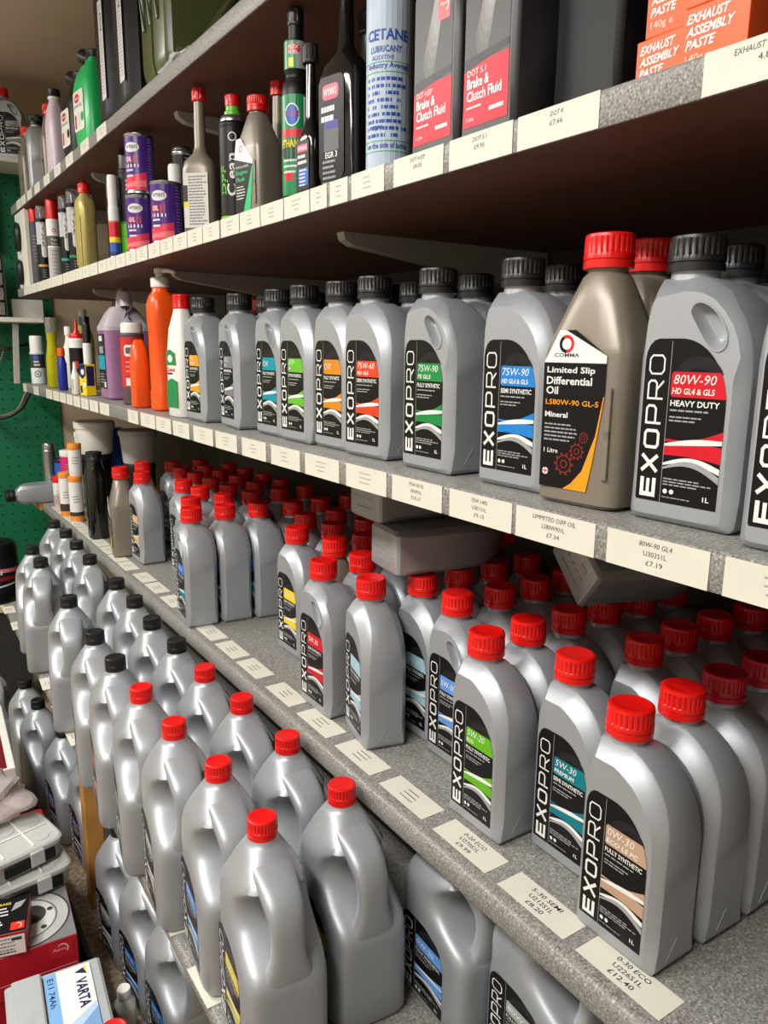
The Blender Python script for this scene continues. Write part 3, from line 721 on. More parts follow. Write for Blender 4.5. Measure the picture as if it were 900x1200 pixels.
def jug(label, x, y, z, red=True, key=None, rz=0, group=None):
    t = thing('oil_jug', label, 'oil jug', (x, y, z), FACE+R(rz), group)
    obj('body', JUG, t); obj('cap', JCAPR if red else JCAPK, t)
    if key: obj('label', jug_label(*key), t)
    return t
KY = ('yellow', (214, 196, 30), '10W-40'); KB = ('blue', (40, 110, 190), '5W-30'); KS = ('sky', (90, 150, 220), '0W-20'); KG = ('grey', (170, 166, 172), '5W-40'); KO = ('orange', (206, 108, 60), '75W-90'); KP = ('purple', (92, 40, 130), '5W-30'); KN = ('neutral', (150, 160, 150), '80W-90')
Z5 = S5T+.0002
# aisle-side row
front = [(.374, .848, True, KY, 'aisle-side row, nearest the camera, yellow label'), (.378, 1.012, True, KS, 'aisle-side row, second from the camera'), (.364, 1.172, True, KG, 'aisle-side row, third from the camera, grey label'), (.356, 1.334, True, KN, 'aisle-side row, fourth from the camera'),
         (.354, 1.500, False, KO, 'aisle-side row, nearest one with a black cap, orange label'), (.354, 1.668, False, KN, 'aisle-side row, second one with a black cap'), (.358, 1.95, False, KB, 'aisle-side row, third one with a black cap, blue label'), (.366, 2.36, False, KP, 'aisle-side row, fourth one with a black cap, purple label'), (.372, 2.53, False, KP, 'aisle-side row, farthest one with a black cap')]
for x, yy, red, k, d in front:
    jug('silver %s jug, %s' % ('red-capped' if red else 'handled', d), x, yy-.030, Z5, red, k, random.uniform(-11, -6), 'oil jugs on the lowest shelf')
rear = [(.500, .858, True, KY, 'wall-side row, cap just under the worktop edge, yellow label'), (.500, 1.028, True, KG, 'wall-side row, second visible red cap'), (.494, 1.196, True, KG, 'wall-side row, third visible red cap'), (.486, 1.358, True, KN, 'wall-side row, fourth visible red cap'),
        (.488, 1.526, False, KN, 'wall-side row, first black cap'), (.486, 1.690, False, KN, 'wall-side row, second black cap'), (.496, 1.862, False, KN, 'wall-side row, third black cap'), (.497, 2.036, False, KB, 'wall-side row, fourth black cap'), (.494, 2.32, False, KB, 'wall-side row, fifth black cap'), (.500, 2.52, False, None, 'wall-side row, sixth black cap'), (.505, 2.70, False, None, 'wall-side row, third from the far end'), (.500, 2.87, False, None, 'wall-side row, second from the far end')]
for x, yy, red, k, d in rear:
    jug('silver handled jug, '+d, x+.004, yy-.030, Z5, red, k, random.uniform(-6, -2), 'oil jugs on the lowest shelf')
for x, yy, k, d in ((.655, .572, KN, 'nearest the camera'), (.625, .728, KS, 'second from the camera, blue label')):
    t = jug('short silver handled jug tucked right under the worktop, '+d, x, yy, Z5, True, k, -2, 'oil jugs on the lowest shelf'); t.scale = (1, 1, .84)
# on the floor below
for x, yy, k, d in [(.40, 1.30, KB, 'nearest the camera'), (.395, 1.468, KB, 'second from the camera'), (.385, 1.635, KN, 'third from the camera'), (.405, 2.02, KP, 'just past the pine post'), (.375, 2.19, KP, 'second past the pine post, purple label'), (.345, 2.42, None, 'third past the pine post'), (.335, 2.60, None, 'fourth past the pine post'), (.255, 2.80, None, 'farthest, out in the aisle')]:
    jug('silver jug on the floor below the shelf, '+d, x, yy, .0002, False, k, random.uniform(0, 6), 'oil jugs on the floor')

# ================================================================== generic containers
def wrap_label(p, r): return p.to_mesh('label', wrap=(r, PI/2+PI/2))
def aerosol(name, label, cat, x, y, z, r, h, body, cap, capfrac=.2, printer=None, face=180, group=None, caplabel=None, rim=True):
    """tin can with shoulder and push-on cap; printer draws on a sheet of circumference width, u=0 facing 'face' degrees"""
    t = thing(name, label, cat, (x, y, z), 0, group)
    zc = h*(1-capfrac); mb = MB()
    mb.lathe([(r*.93, 0), (r, .002), (r, .006), (r*.985, .008), (r*.985, zc-.010), (r, zc-.008), (r, zc-.005), (r*.93, zc-.001), (r*.6, zc+.004)], 26, mis=None)
    obj('can', mb.mesh('can', [body]), t)
    c = MB().lathe([(r*.90, zc-.002), (r*.90, h-.008), (r*.86, h-.003), (r*.76, h)], 26)
    obj('cap', c.mesh('cap', [cap], 40), t, label=caplabel)
    if printer:
        p = Print(); printer(p, r*.985, .010, zc-.012)
        obj('label', p.to_mesh('label', wrap=(r*.985+.0003, R(face))), t)
    return t
# camera-facing azimuth of a thing at (x, y)
def az(x, y): return math.degrees(math.atan2(-y, -x))
def oval_bottle(name, label, cat, x, y, z, prof, body, cap, rz=0, e=3.2, group=None, printer=None, depth=None, capdef=None, mis=None, mats=None):
    """prof: (z, rx, ry[, exponent]) stations; capdef=(r, h, z0, ribbed)"""
    t = thing(name, label, cat, (x, y, z), FACE+R(rz), group)
    rings = [sring(0, 0, q[0], q[1], q[2], 28, q[3] if len(q) > 3 else e) for q in prof]
    mb = MB().loft(rings, mis=mis)
    obj('body', mb.mesh('bottle_body', mats or [body], 40), t)
    if capdef:
        r, h, z0, rib = capdef
        me = cap_mesh('cap', r, h, cap, z0, ring=False, seg=16) if rib else MB().lathe([(r, z0), (r, z0+h*.85), (r*.93, z0+h)], 22).mesh('cap', [cap], 40)
        obj('cap', me, t)
    if printer:
        p = Print(); printer(p); obj('label', p.to_mesh('label', Matrix.Translation((0, -depth, 0))), t)
    return t

# ================================================================== additives shelf
ZA = S2T+.0002
def stripe(p, r, z0, z1, a, b, col, layer, a0=-110, a1=110):
    p.rect(R(a0)*r, z0+(z1-z0)*a, R(a1)*r, z0+(z1-z0)*b, col, layer, 22)
def pma(p, r, z0, z1):
    H = z1-z0
    stripe(p, r, z0, z1, 0, .62, SATBLK, 0); stripe(p, r, z0, z1, .62, 1, C(180, 182, 186), 0)
    p.rrect(-.008, z0+.40*H, .010, z0+.97*H, .008, WHITE, 1.2)
    p.text('PMA', .006, z0+.58*H, .075, .011, INK, 2.2, .02, 0, True)
    stripe(p, r, z0, z1, .24, .28, p.acc, 1)
    p.lines(-.008, .012, z0+.18*H, 4, .008, .002, LGREY, 2, 3)
def pma_can(label, x, y, h, acc):
    def pr(p, r, z0, z1): p.acc = acc; pma(p, r, z0, z1)
    aerosol('sealant_tube', label, 'sealant tube', x, y, ZA, .019, h, SATBLK, CLEAR, .16, pr, az(x, y)+8, 'slim sealant tubes')
CLEAR = M('clear_cap', (208, 200, 204), 0.12, var=0.02, trans=0.75)
pma_can('slim sealant tube with clear cap and orange stripe, left of the red-capped white can', .578, 3.06, .262, C(226, 140, 60))
pma_can('slim sealant tube with clear cap, between the white can and its twin', .602, 2.80, .262, C(60, 150, 130))
pma_can('slim sealant tube with clear cap and green stripe, beside the gold bottle', .604, 2.69, .264, GREENP)
pma_can('slim sealant tube with clear cap, standing behind the other sealant tubes', .66, 2.74, .264, GREENP)
def grey_can(p, r, z0, z1):
    H = z1-z0; stripe(p, r, z0, z1, 0, 1, C(70, 72, 76), 0); p.lines(-.01, .01, z0+.8*H, 8, .012, .002, LGREY, 2, 4)
aerosol('aerosol_can', 'dark grey can with red cap at the far end of the additive row', 'aerosol can', .573, 3.16, ZA, .019, .268, C(70, 72, 76), RED, .17, grey_can, az(.57, 3.16))
def pm2(p, r, z0, z1):
    H = z1-z0; stripe(p, r, z0, z1, 0, 1, C(176, 172, 168), 0); stripe(p, r, z0, z1, .55, 1, WHITE, .6); stripe(p, r, z0, z1, .58, .76, C(90, 84, 84), 1)
    p.ring(0, z0+.86*H, .004, .0065, REDP, 2); p.text('Plast', -.010, z0+.67*H, .02, .008, WHITE, 2); p.text('Primer', -.010, z0+.60*H, .02, .008, WHITE, 2); p.lines(-.012, .012, z0+.48*H, 8, .012, .003, C(120, 118, 116), 2, 5)
aerosol('aerosol_can', 'white and grey aerosol with red cap between the slim sealant tubes', 'aerosol can', .585, 2.91, ZA, .021, .264, WPLAST, RED, .24, pm2, az(.585, 2.91)+6)
# gold bottle with red ribbed cap
GOLD = M('gold_plastic', (188, 172, 104), 0.35, 0.3, var=0.03)
gb = oval_bottle('additive_bottle', 'gold ribbed bottle with red nozzle cap beside the slim sealant tubes', 'bottle', .600, 2.515, ZA, [(0, .030, .022), (.004, .033, .025), (.16, .033, .025), (.185, .034, .026), (.205, .030, .023), (.222, .014, .014, 2), (.23, .013, .013, 2)], GOLD, RED, 8, 3.4, capdef=(.0175, .026, .226, True))
for dx in (-.018, 0, .018): obj('rib', MB().box((dx, -.0245, .09), (.006, .004, .14), 0, None, .0015).mesh('rib', [GOLD]), gb)
obj('nozzle', MB().lathe([(.008, .250), (.008, .262), (.006, .266)], 14).mesh('nozzle', [RED]), gb)
aerosol('aerosol_can', 'dark aerosol with clear cap half hidden behind the gold bottle', 'aerosol can', .655, 2.395, ZA, .024, .248, SATBLK, CLEAR, .2)
# slim white-red-blue tube
def tubep(p, r, z0, z1):
    stripe(p, r, z0, z1, 0, .08, NAVY, 0); stripe(p, r, z0, z1, .08, .3, BLUEP, 0); stripe(p, r, z0, z1, .3, .42, YELLOW, 0); stripe(p, r, z0, z1, .42, .75, REDP, 0); stripe(p, r, z0, z1, .75, 1, WHITE, 0); stripe(p, r, z0, z1, .74, .78, ORANGEP, 1)
aerosol('glue_tube', 'slim white, red and blue tube in front of the green can', 'tube', .572, 2.105, ZA, .0135, .205, WPLAST, WPLAST, .36, tubep, az(.57, 2.1))
def greenp(p, r, z0, z1):
    H = z1-z0; stripe(p, r, z0, z1, .0, .42, LIME, 0); stripe(p, r, z0, z1, .42, 1, SATBLK, 0); stripe(p, r, z0, z1, .40, .43, GREENP, .8)
    p.rrect(-.012, z0+.08*H, .012, z0+.38*H, .004, GREENP, 1); p.text('STOP', .010, z0+.45*H, .05, .012, WHITE, 2, .02, 0, True); p.lines(-.01, .01, z0+.9*H, 3, .01, .004, WHITE, 2, 5)
aerosol('aerosol_can', 'black and lime green aerosol can beside the purple tins', 'aerosol can', .612, 2.105, ZA, .0235, .268, SATBLK, BLACK, .17, greenp, az(.61, 2.1)+10)
# purple tins
def tin(label, x, y, z, rotd=0):
    t = thing('additive_tin', label, 'tin', (x, y, z), 0, 'purple additive tins'); r = .033; h = .130
    obj('can', MB().lathe([(r*.95, 0), (r*1.01, .001), (r*1.01, .004), (r*.975, .006), (r*.975, h-.006), (r*1.01, h-.004), (r*1.01, h-.001), (r*.93, h-.0005), (r*.92, h-.004), (r*.3, h-.004)], 30).mesh('tin', [STEEL]), t)
    p = Print(); q = r*.975
    p.rect(R(-95)*q, .008, R(170)*q, h-.008, PURPLE, 0, 44)
    p.band(R(-95)*q, R(50)*q, lambda t: .008, lambda t: .028+.018*t, PINK, 1, 26)
    p.band(R(-95)*q, R(50)*q, lambda t: .014, lambda t: .017+.012*t, C(240, 120, 120), 1.4, 26)
    p.disc(-.004, h*.76, .019, WHITE, 1.5, 20, .0105); p.text("WYNN'S", -.019, h*.735, .030, .0085, INK, 2.5, .02)
    p.rect(-.024, h*.50, .010, h*.62, REDP, 1.5, 4); p.rect(-.024, h*.43, .012, h*.485, WHITE, 1.5, 4); p.text('OIL', -.020, h*.53, .016, .010, WHITE, 2.5, .02)
    p.lines(-.022, .0, h*.37, 2, .012, .004, WHITE, 1.6, 6)
    for k in range(17): p.rect(R(62)*q, .014+k*.0064, R(150)*q, .0165+k*.0064, C(150, 130, 190), 1, 14)
    obj('label', p.to_mesh('label', wrap=(q+.0003, R(az(x, y)-22+rotd))), t)
    return t
tin('purple tin of additive standing on the shelf below another purple tin', .585, 1.925, ZA, 6)
tin('purple tin of additive stacked on top of another purple tin', .587, 1.915, ZA+.1305, -4)
tin('purple tin of additive standing alone beside the funnel-necked bottle', .585, 1.735, ZA, -2)
tin('purple tin of additive hidden behind the funnel-necked bottle', .648, 1.640, ZA, 10)
tin('purple tin of additive in the row behind the stacked pair', .66, 1.93, ZA, 12)
def blk(p, r, z0, z1):
    H = z1-z0; stripe(p, r, z0, z1, .0, 1, SATBLK, 0, -160, 160); p.rect(.004, z0+.1*H, .026, z0+.95*H, C(60, 60, 62), 1, 6)
    for k in range(22): p.rect(.006, z0+.12*H+k*.0085, .024, z0+.12*H+k*.0085+.003, LGREY, 2, 5)
    p.rect(-.02, z0+.55*H, -.004, z0+.72*H, REDP, 1, 4); p.rect(-.018, z0+.62*H, -.006, z0+.67*H, WHITE, 2, 3)
aerosol('additive_tin', 'black tin with printed back label standing behind the purple tins', 'tin', .665, 1.845, ZA, .026, .232, STEEL, STEEL, .03, blk, az(.66, 1.84))
aerosol('aerosol_can', 'blue and white can half hidden between the purple tins', 'aerosol can', .640, 1.83, ZA+.0, .017, .19, BLUEP, WPLAST, .5)
# long-necked bottles
def long_neck(label, x, y, w, d, hb, hn, rn, hc, body, cap, rz=0, capr=None, pr=None, e=3.4, cat='bottle'):
    prof = [(0, w*.9, d*.9), (.004, w, d), (hb*.80, w, d), (hb*.90, w*.88, d*.9), (hb, rn*1.35, rn*1.35, 2), (hb+.012, rn, rn, 2), (hn, rn*.86, rn*.86, 2)]
    return oval_bottle('additive_bottle', label, cat, x, y, ZA, prof, body, cap, rz, e, printer=pr, depth=d+.0003, capdef=(capr or rn*1.25, hc, hn-.004, True))
def fun(p):
    p.rect(-.026, .012, .026, .112, C(206, 204, 198), 0); p.rect(-.026, .06, -.017, .09, INK, 1); p.rect(-.026, .05, -.017, .06, YELLOW, 1)
    for k in range(17): p.lines(-.015, .024, .104-k*.0054, 1, 1, .0022, C(110, 108, 104), 1, k)
long_neck('taupe funnel-necked bottle with red cap and small print label', .590, 1.535, .034, .026, .150, .248, .0115, .024, TAUPE, RED, 42, .0135, fun)
def clean(p, r, z0, z1):
    H = z1-z0; stripe(p, r, z0, z1, 0, .1, LIME, 0); stripe(p, r, z0, z1, .1, 1, SATBLK, 0)
    p.text('Clean', .006, z0+.30*H, .075, .018, WHITE, 2, .02, 0, True); p.text('DPF', -.014, z0+.32*H, .05, .012, LIME, 2, .02, 0, True)
    p.poly([(.012, z0+.28*H), (.020, z0+.36*H), (.012, z0+.44*H), (.016, z0+.36*H)], BLUEP, 2); p.ring(0, z0+.9*H, .006, .008, WHITE, 2)
tcl = aerosol('additive_tin', 'black tin lettered Clean with lime neck and red cap', 'tin', .625, 1.455, ZA, .027, .205, SATBLK, STEEL, .05, clean, az(.62, 1.45)-6)
obj('neck', MB().lathe([(.016, .203), (.016, .212), (.013, .214), (.013, .222)], 20).mesh('neck', [LIME]), tcl)
obj('screw_cap', cap_mesh('cap', .0145, .020, RED, .222, ring=False, seg=14), tcl)
tf = taupe('small taupe engine flush bottle with red cap', .600, 1.292, ZA, 'flush', 10, .74)
long_neck('taupe long-necked bottle whose red cap peeps over the engine flush bottle', .665, 1.345, .030, .022, .135, .225, .012, .024, TAUPE, RED, 20, .0145)
long_neck('taupe red-capped bottle squeezed behind the engine flush bottle', .690, 1.285, .028, .022, .13, .205, .012, .024, TAUPE, RED, 20, .0145)
# green bottle with black cap
def luc(p, r, z0, z1):
    H = z1-z0; stripe(p, r, z0, z1, 0, 1, GREENP, 0, -130, 130); p.disc(-.006, z0+.80*H, .012, WHITE, 1, 18, .016); p.disc(-.006, z0+.80*H, .010, BLUEP, 1.5, 18, .014); p.rect(-.017, z0+.78*H, .005, z0+.84*H, REDP, 2, 4)
    p.rect(-.026, z0+.58*H, .010, z0+.66*H, REDP, 1, 8); p.disc(-.004, z0+.45*H, .022, INK, 1, 20, .016); p.text('ETHANOL', -.026, z0+.48*H, .042, .011, YELLOW, 2.5, .02)
    p.rect(.012, z0+.02*H, .018, z0+.98*H, WHITE, 1.5, 3); p.rect(-.02, z0+.15*H, -.004, z0+.25*H, REDP, 1, 4); p.lines(-.022, .006, z0+.34*H, 3, .008, .003, WHITE, 2, 7)
def lucas(label, x, y):
    r = .0225; t = thing('additive_bottle', label, 'bottle', (x, y, ZA)); mb = MB()
    mb.lathe([(r*.92, 0), (r, .003), (r, .155), (r*.9, .168), (r*.70, .174), (r*.70, .180), (r*.78, .183), (r*.78, .225), (r*.5, .228), (r*.5, .25)], 26)
    obj('body', mb.mesh('body', [SATBLK]), t); obj('cap', cap_mesh('cap', .0125, .024, BLACK, .246, ring=False, seg=14), t)
    p = Print(); luc(p, r, .010, .150); obj('label', p.to_mesh('label', wrap=(r+.0003, R(az(x, y)-4))), t)
    p = Print(); q = r*.78; p.rect(R(-100)*q, .186, R(100)*q, .223, C(150, 150, 146), 0, 16); p.rect(R(-100)*q, .186, 0, .223, GREENP, .6, 8); p.disc(-.004, .212, .011, REDP, 1, 16, .007); p.text('FLEX', -.012, .212, .016, .005, WHITE, 2, .02); p.text('FUEL', -.012, .205, .016, .005, WHITE, 2, .02); p.rect(-.012, .188, -.004, .200, YELLOW, 1.5, 3)
    obj('neck_label', p.to_mesh('label', wrap=(q+.0003, R(az(x, y)))), t); return t
lucas('green and black cylindrical bottle with a separate neck compartment and black cap', .583, 1.118)
def wyn(p, w=.027, h=.150):
    p.rrect(-w, .016, w*.9, h, .010, LBLK2, 0); p.rrect(-w*.7, h*.80, w*.5, h*.93, .006, PINK, 1); p.text("WYNN'S", -w*.6, h*.835, w*.95, .010, WHITE, 2.5, .02); p.lines(-w*.8, w*.5, h*.70, 2, .012, .007, WHITE, 1.5, 3)
    p.rect(-w*.6, h*.36, w*.5, h*.60, C(96, 96, 100), 1); p.rect(-w*.6, h*.55, w*.5, h*.62, C(70, 70, 140), 1.5); p.lines(-w*.7, w*.4, h*.26, 5, .007, .003, LGREY, 1.5, 9)
    p.text('EGR 3', -w*.5, h*.30, w*.9, .008, WHITE, 2, .02)
long_neck('tall glossy black bottle with long neck and dark label, largest black additive bottle', .602, 1.005, .040, .027, .182, .258, .0115, .014, GLOSSBLK, BLACK, 12, .0125, wyn)
def wyns(p):
    p.rrect(-.015, .01, .014, .078, .004, LBLK2, 0); p.rect(-.013, .062, .011, .072, PINK, 1); p.text("WYNN'S", -.012, .064, .021, .006, WHITE, 2, .02); p.lines(-.013, .01, .054, 2, .008, .004, WHITE, 1, 4); p.rect(-.011, .016, .012, .040, BLUEP, 1); p.lines(-.009, .01, .036, 5, .005, .002, WHITE, 2, 5)
long_neck('small black long-necked bottle with blue and pink label', .577, 1.062, .019, .015, .098, .184, .008, .026, GLOSSBLK, BLACK, 8, .0115, wyns)
DGLASS = M('dark_green_glass', (30, 46, 34), 0.15, var=0.05)
long_neck('dark bottle with grey neck standing behind the tall glossy black bottle', .665, 1.045, .028, .024, .165, .235, .013, .03, DGLASS, BLACK, 0, .016)
# octane canister
def octp(p, r, z0, z1):
    B = C(44, 78, 156); H = z1-z0
    stripe(p, r, z0, z1, 0, 1, C(176, 190, 204), 0, -150, 150)
    p.text('CETANE', -.034, z0+.72*H, .058, .013, B, 2, .03); p.text('LUBRICANT', -.028, z0+.655*H, .042, .0075, B, 2, .02); p.text('ADDITIVE', -.026, z0+.615*H, .030, .005, B, 2)
    for v in (.60, .545, .10, .16): p.rect(R(-100)*r, z0+v*H, R(100)*r, z0+(v+.005)*H, C(40, 150, 90), 1, 18)
    p.text('Industry Average', -.032, z0+.56*H, .058, .008, B, 2, .02)
    p.lines(-.034, .024, z0+.50*H, 9, .0082, .0042, B, 1.5, 12)
    p.text('on the side of bottle', -.034, z0+.12*H, .058, .007, B, 2, .02)
    p.lines(-.03, -.01, z0+.23*H, 1, .01, .004, B, 1.5, 2)
oc = aerosol('additive_canister', 'pale blue canister with dark blue CETANE lettering', 'canister', .602, .898, ZA, .0295, .255, C(176, 190, 204), WPLAST, .1, octp, az(.6, .9)+4)
# brake fluid bottles
def brake(p, l1):
    w, h = .070, .155
    p.rect(-w/2, .018, w/2, .018+h, C(84, 82, 82), 0); p.rect(-w/2, .018, w/2, .018+h*.40, C(206, 34, 50), 1)
    p.poly([(-w/2, .018+h*.36), (w/2, .018+h*.43), (w/2, .018+h*.47), (-w/2, .018+h*.44)], C(60, 60, 62), 1.2)
    for i in range(5): p.disc(-.006+.003*i, .018+h*(.55+.07*i), .012-.001*i, C(104+12*i, 102+12*i, 102+12*i), 1.1+.1*i, 14, .020)
    p.rect(w*.12, .018+h*.78, w*.42, .018+h*.97, REDP, 2); p.ring(w*.27, .018+h*.875, .007, .0085, WHITE, 3, 16, -60, 120); p.text('Apec', w*.17, .018+h*.865, .014, .005, WHITE, 3)
    p.text(l1, -w*.42, .018+h*.325, w*.42, .0062, WHITE, 3); p.text('Brake &', -w*.42, .018+h*.245, w*.50, .0105, WHITE, 3, .02); p.text('Clutch Fluid', -w*.42, .018+h*.165, w*.78, .0105, WHITE, 3, .02)
    p.lines(-w*.42, .0, .018+h*.12, 1, 1, .002, WHITE, 3, 4); p.lines(w*.1, w*.45, .018+h*.07, 1, 1, .004, WHITE, 3, 5); p.text('1 Litre', -w*.42, .018+h*.04, .012, .004, WHITE, 3)
def brake_bottle(label, x, y, txt, rz=0, body=DKGREY, lab=True):
    W, D = .043, .036
    P = [(-.036, 0), (.0, 0), (.036, 0), (.0405, .0015), (W, .007), (W, .05), (W, .12), (W, .165), (.041, .180), (.034, .195), (.022, .206), (.010, .212), (-.030, .212), (-.036, .206), (-.041, .190), (-W, .165), (-W, .12), (-W, .05), (-W, .007), (-.0405, .0015)]
    k = 'brake_body_'+body.name
    me = bpy.data.meshes.get(k) or shell_mesh(k, P, [.005 if z < .01 else .007 for q, z in P], D, [.030 if z < .17 else .022 for q, z in P], body, (.016, .212, .222, -.010))
    t = thing('brake_fluid_bottle', label, 'brake fluid', (x, y, ZA), FACE+R(rz)); obj('body', me, t)
    obj('cap', cap_mesh('cap', .019, .028, BLACK, .222, -.010), t)
    obj('waist_groove', MB().lathe([(.001, 0), (.001, .001)], 6).mesh('g', [BLACK]), t) if False else None
    if lab: p = Print(); brake(p, txt); obj('label', p.to_mesh('label', Matrix.Translation((-.001, -D-.0003, 0))), t)
    return t
brake_bottle('dark grey brake and clutch fluid bottle labelled DOT 4 ESP', .607, .762, 'DOT 4 ESP', 0)
brake_bottle('dark grey brake and clutch fluid bottle labelled DOT 5.1', .607, .670, 'DOT 5.1', 0)
brake_bottle('plain black bottle standing right of the DOT 5.1 bottle', .645, .572, '', 0, SATBLK, False)
b4 = brake_bottle('plain black bottle standing behind the orange boxes', .668, .462, '', 0, SATBLK, False)
# exhaust paste boxes
def paste_box(label, x, y, z, rz=0):
    W, D, H = .056, .030, .046
    t = thing('carton', label, 'box', (x, y, z), FACE+R(rz), 'orange paste boxes')
    obj('carton_body', MB().box((0, D/2, H/2), (W, D, H), 0, None, .0008).mesh('carton', [ORANGEP], 0), t)
    p = Print()
    for i, s in enumerate(('EXHAUST', 'ASSEMBLY', 'PASTE')): p.text(s, -.024, H*.74-i*.0092, (.036, .041, .026)[i], .0072, WHITE, 1, .03, .3)
    p.text('140g e', -.023, H*.10, .022, .0075, C(246, 214, 196), 1)
    obj('print', p.to_mesh('print', Matrix.Translation((0, -.0003, 0))), t); return t
paste_box('orange exhaust paste box, lower one nearest the aisle', .566, .401, ZA, 2)
paste_box('orange exhaust paste box, upper one nearest the aisle', .566, .400, ZA+.0463, 0)
paste_box('orange exhaust paste box, lower one set back beside the black bottle', .588, .464, ZA, -2)
paste_box('orange exhaust paste box, upper one set back beside the black bottle', .590, .457, ZA+.0463, 0)
def blkE(p): p.text('EXHAUST', .0, .02, .060, .016, WHITE, 1, .03, 0, True); p.ring(-.02, .03, .018, .0195, LGREY, 1, 14, 0, 120)
long_neck('black bottle with white lettering at the right end beside the orange boxes', .604, .322, .040, .028, .16, .2, .015, .02, SATBLK, BLACK, 0, None, blkE)

# ================================================================== top shelf
Z1 = S1T+.0012
def rr_outline(w, h, r, n=6):
    out = []
    for cx, cz, a in ((w/2-r, r, -90), (w/2-r, h-r, 0), (-w/2+r, h-r, 90), (-w/2+r, r, 180)):
        out += [(cx+r*math.cos(R(a+90*k/n)), cz+r*math.sin(R(a+90*k/n))) for k in range(n+1)]
    return out
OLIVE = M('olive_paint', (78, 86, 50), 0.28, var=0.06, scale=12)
def jerry():
    w, h, d = .34, .465, .085
    P = rr_outline(w, h, .075, 8); t = thing('jerry_can', 'olive green ribbed metal jerry can on the top shelf', 'jerry can', (.755, 1.775, Z1))
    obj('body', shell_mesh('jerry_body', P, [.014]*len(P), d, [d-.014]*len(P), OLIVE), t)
    # weld flange round the middle and pressed ribs on the broad face
    mb = MB(); Pc = P+[P[0]]
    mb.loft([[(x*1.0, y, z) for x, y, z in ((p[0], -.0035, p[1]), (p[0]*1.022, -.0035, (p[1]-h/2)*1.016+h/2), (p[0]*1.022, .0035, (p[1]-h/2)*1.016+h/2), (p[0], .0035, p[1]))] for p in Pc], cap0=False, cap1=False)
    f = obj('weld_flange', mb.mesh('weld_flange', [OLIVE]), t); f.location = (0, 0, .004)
    for s in (-1, 1):
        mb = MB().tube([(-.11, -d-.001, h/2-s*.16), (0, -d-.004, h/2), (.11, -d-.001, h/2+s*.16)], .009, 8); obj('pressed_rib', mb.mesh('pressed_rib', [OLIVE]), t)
    for k in range(3):
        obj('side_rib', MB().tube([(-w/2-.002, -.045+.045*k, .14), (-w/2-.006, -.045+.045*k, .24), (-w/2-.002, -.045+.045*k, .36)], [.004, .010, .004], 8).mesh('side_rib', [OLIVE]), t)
    p = Print(); p.rect(-.05, .02, .05, .05, C(120, 112, 88), 0); p.lines(-.045, .045, .042, 3, .008, .003, INK, 1, 3)
    obj('data_plate', p.to_mesh('plate', Matrix.Translation((-.10, -d-.0005, .03))), t)
jerry()
def drum(label, x, y, w, h, d, body, strip, lab=True):
    P = rr_outline(w, h, .055, 6); t = thing('fuel_can', label, 'fuel can', (x, y, Z1))
    obj('body', shell_mesh('drum', P, [.03]*len(P), d, [d-.03]*len(P), body), t)
    obj('cap', cap_mesh('cap', .028, .03, BLACK, h-.002, -w*.25, 0), t)
    obj('handle', MB().tube([(w*.0, 0, h-.005), (w*.04, 0, h+.03), (w*.2, 0, h+.035), (w*.32, 0, h-.005)], .011, 8).mesh('handle', [body]), t)
    if lab:
        p = Print(); p.rrect(-.019, .085, .019, .31, .004, WHITE, 0); p.lines(-.014, .014, .295, 26, .0078, .0024, C(150, 150, 160), 1, 5); p.text('fuel', .008, .24, .04, .011, INK, 2, .02, 0, True)
        obj('label', p.to_mesh('label', Matrix.Translation((-w/2-.0006, -d+.042, 0)) @ Matrix.Rotation(FACE, 4, 'Z')), t)
drum('large black plastic can with white label strip, next to the olive jerry can', .700, 2.012, .24, .40, .064, SATBLK, True)
drum('large black plastic can with white label strip, beside the green can', .690, 2.175, .22, .40, .064, SATBLK, True)
FGREEN = M('fuel_green', (14, 176, 92), 0.3, var=0.04)
def fuel_small(label, x, y, body, lab, rz):
    t = thing('fuel_can', label, 'fuel can', (x, y, Z1), FACE+R(rz))
    rings = [sring(0, 0, q[0], q[1], q[2], 28, 4.5) for q in ((0, .050, .042), (.006, .060, .052), (.05, .063, .055), (.16, .063, .055), (.185, .058, .050), (.215, .040, .036), (.225, .026, .026), (.236, .024, .024))]
    obj('body', MB().loft(rings).mesh('body', [body], 35), t)
    obj('cap', cap_mesh('cap', .026, .026, BLACK, .232, ring=False, seg=18), t)
    obj('spout', MB().tube([(-.028, 0, .245), (-.055, -.004, .252), (-.075, -.006, .262)], [.011, .014, .020], 12).mesh('spout', [BLACK]), t)
    p = Print(); p.rrect(-.040, .050, .036, .150, .008, WPLAST, 0); p.disc(-.012, .132, .020, REDP, 1, 16, .011); p.text('demon', -.026, .128, .028, .009, WHITE, 2, .02); p.text(lab, -.034, .106, .056, .013, INK, 2); p.rect(-.034, .058, -.022, .092, C(150, 40, 40), 1); p.rect(-.016, .060, .006, .096, C(210, 206, 200), 1); p.disc(.022, .082, .012, body, 1, 16)
    obj('label', p.to_mesh('label', Matrix.Translation((0, -.0556, 0))), t)
fuel_small('bright green plastic fuel can with white label and black spout', .616, 2.350, FGREEN, 'petrol can', 6)
fuel_small('black plastic fuel can with white label left of the green can', .625, 2.555, SATBLK, 'petrol can', 4)
LILAC = M('lilac_plastic', (206, 192, 204), 0.35, var=0.03)
lb = oval_bottle('bottle', 'pale lilac bottle with black cap on the top shelf', 'bottle', .588, 2.765, Z1, [(0, .034, .026), (.004, .037, .029), (.16, .036, .028), (.20, .026, .022), (.222, .016, .016, 2), (.232, .016, .016, 2)], LILAC, BLACK, 8, 3.2, capdef=(.019, .024, .236, True))
obj('neck_ring', MB().lathe([(.0185, .229), (.0185, .236)], 20).mesh('ring', [WHITE]), lb)
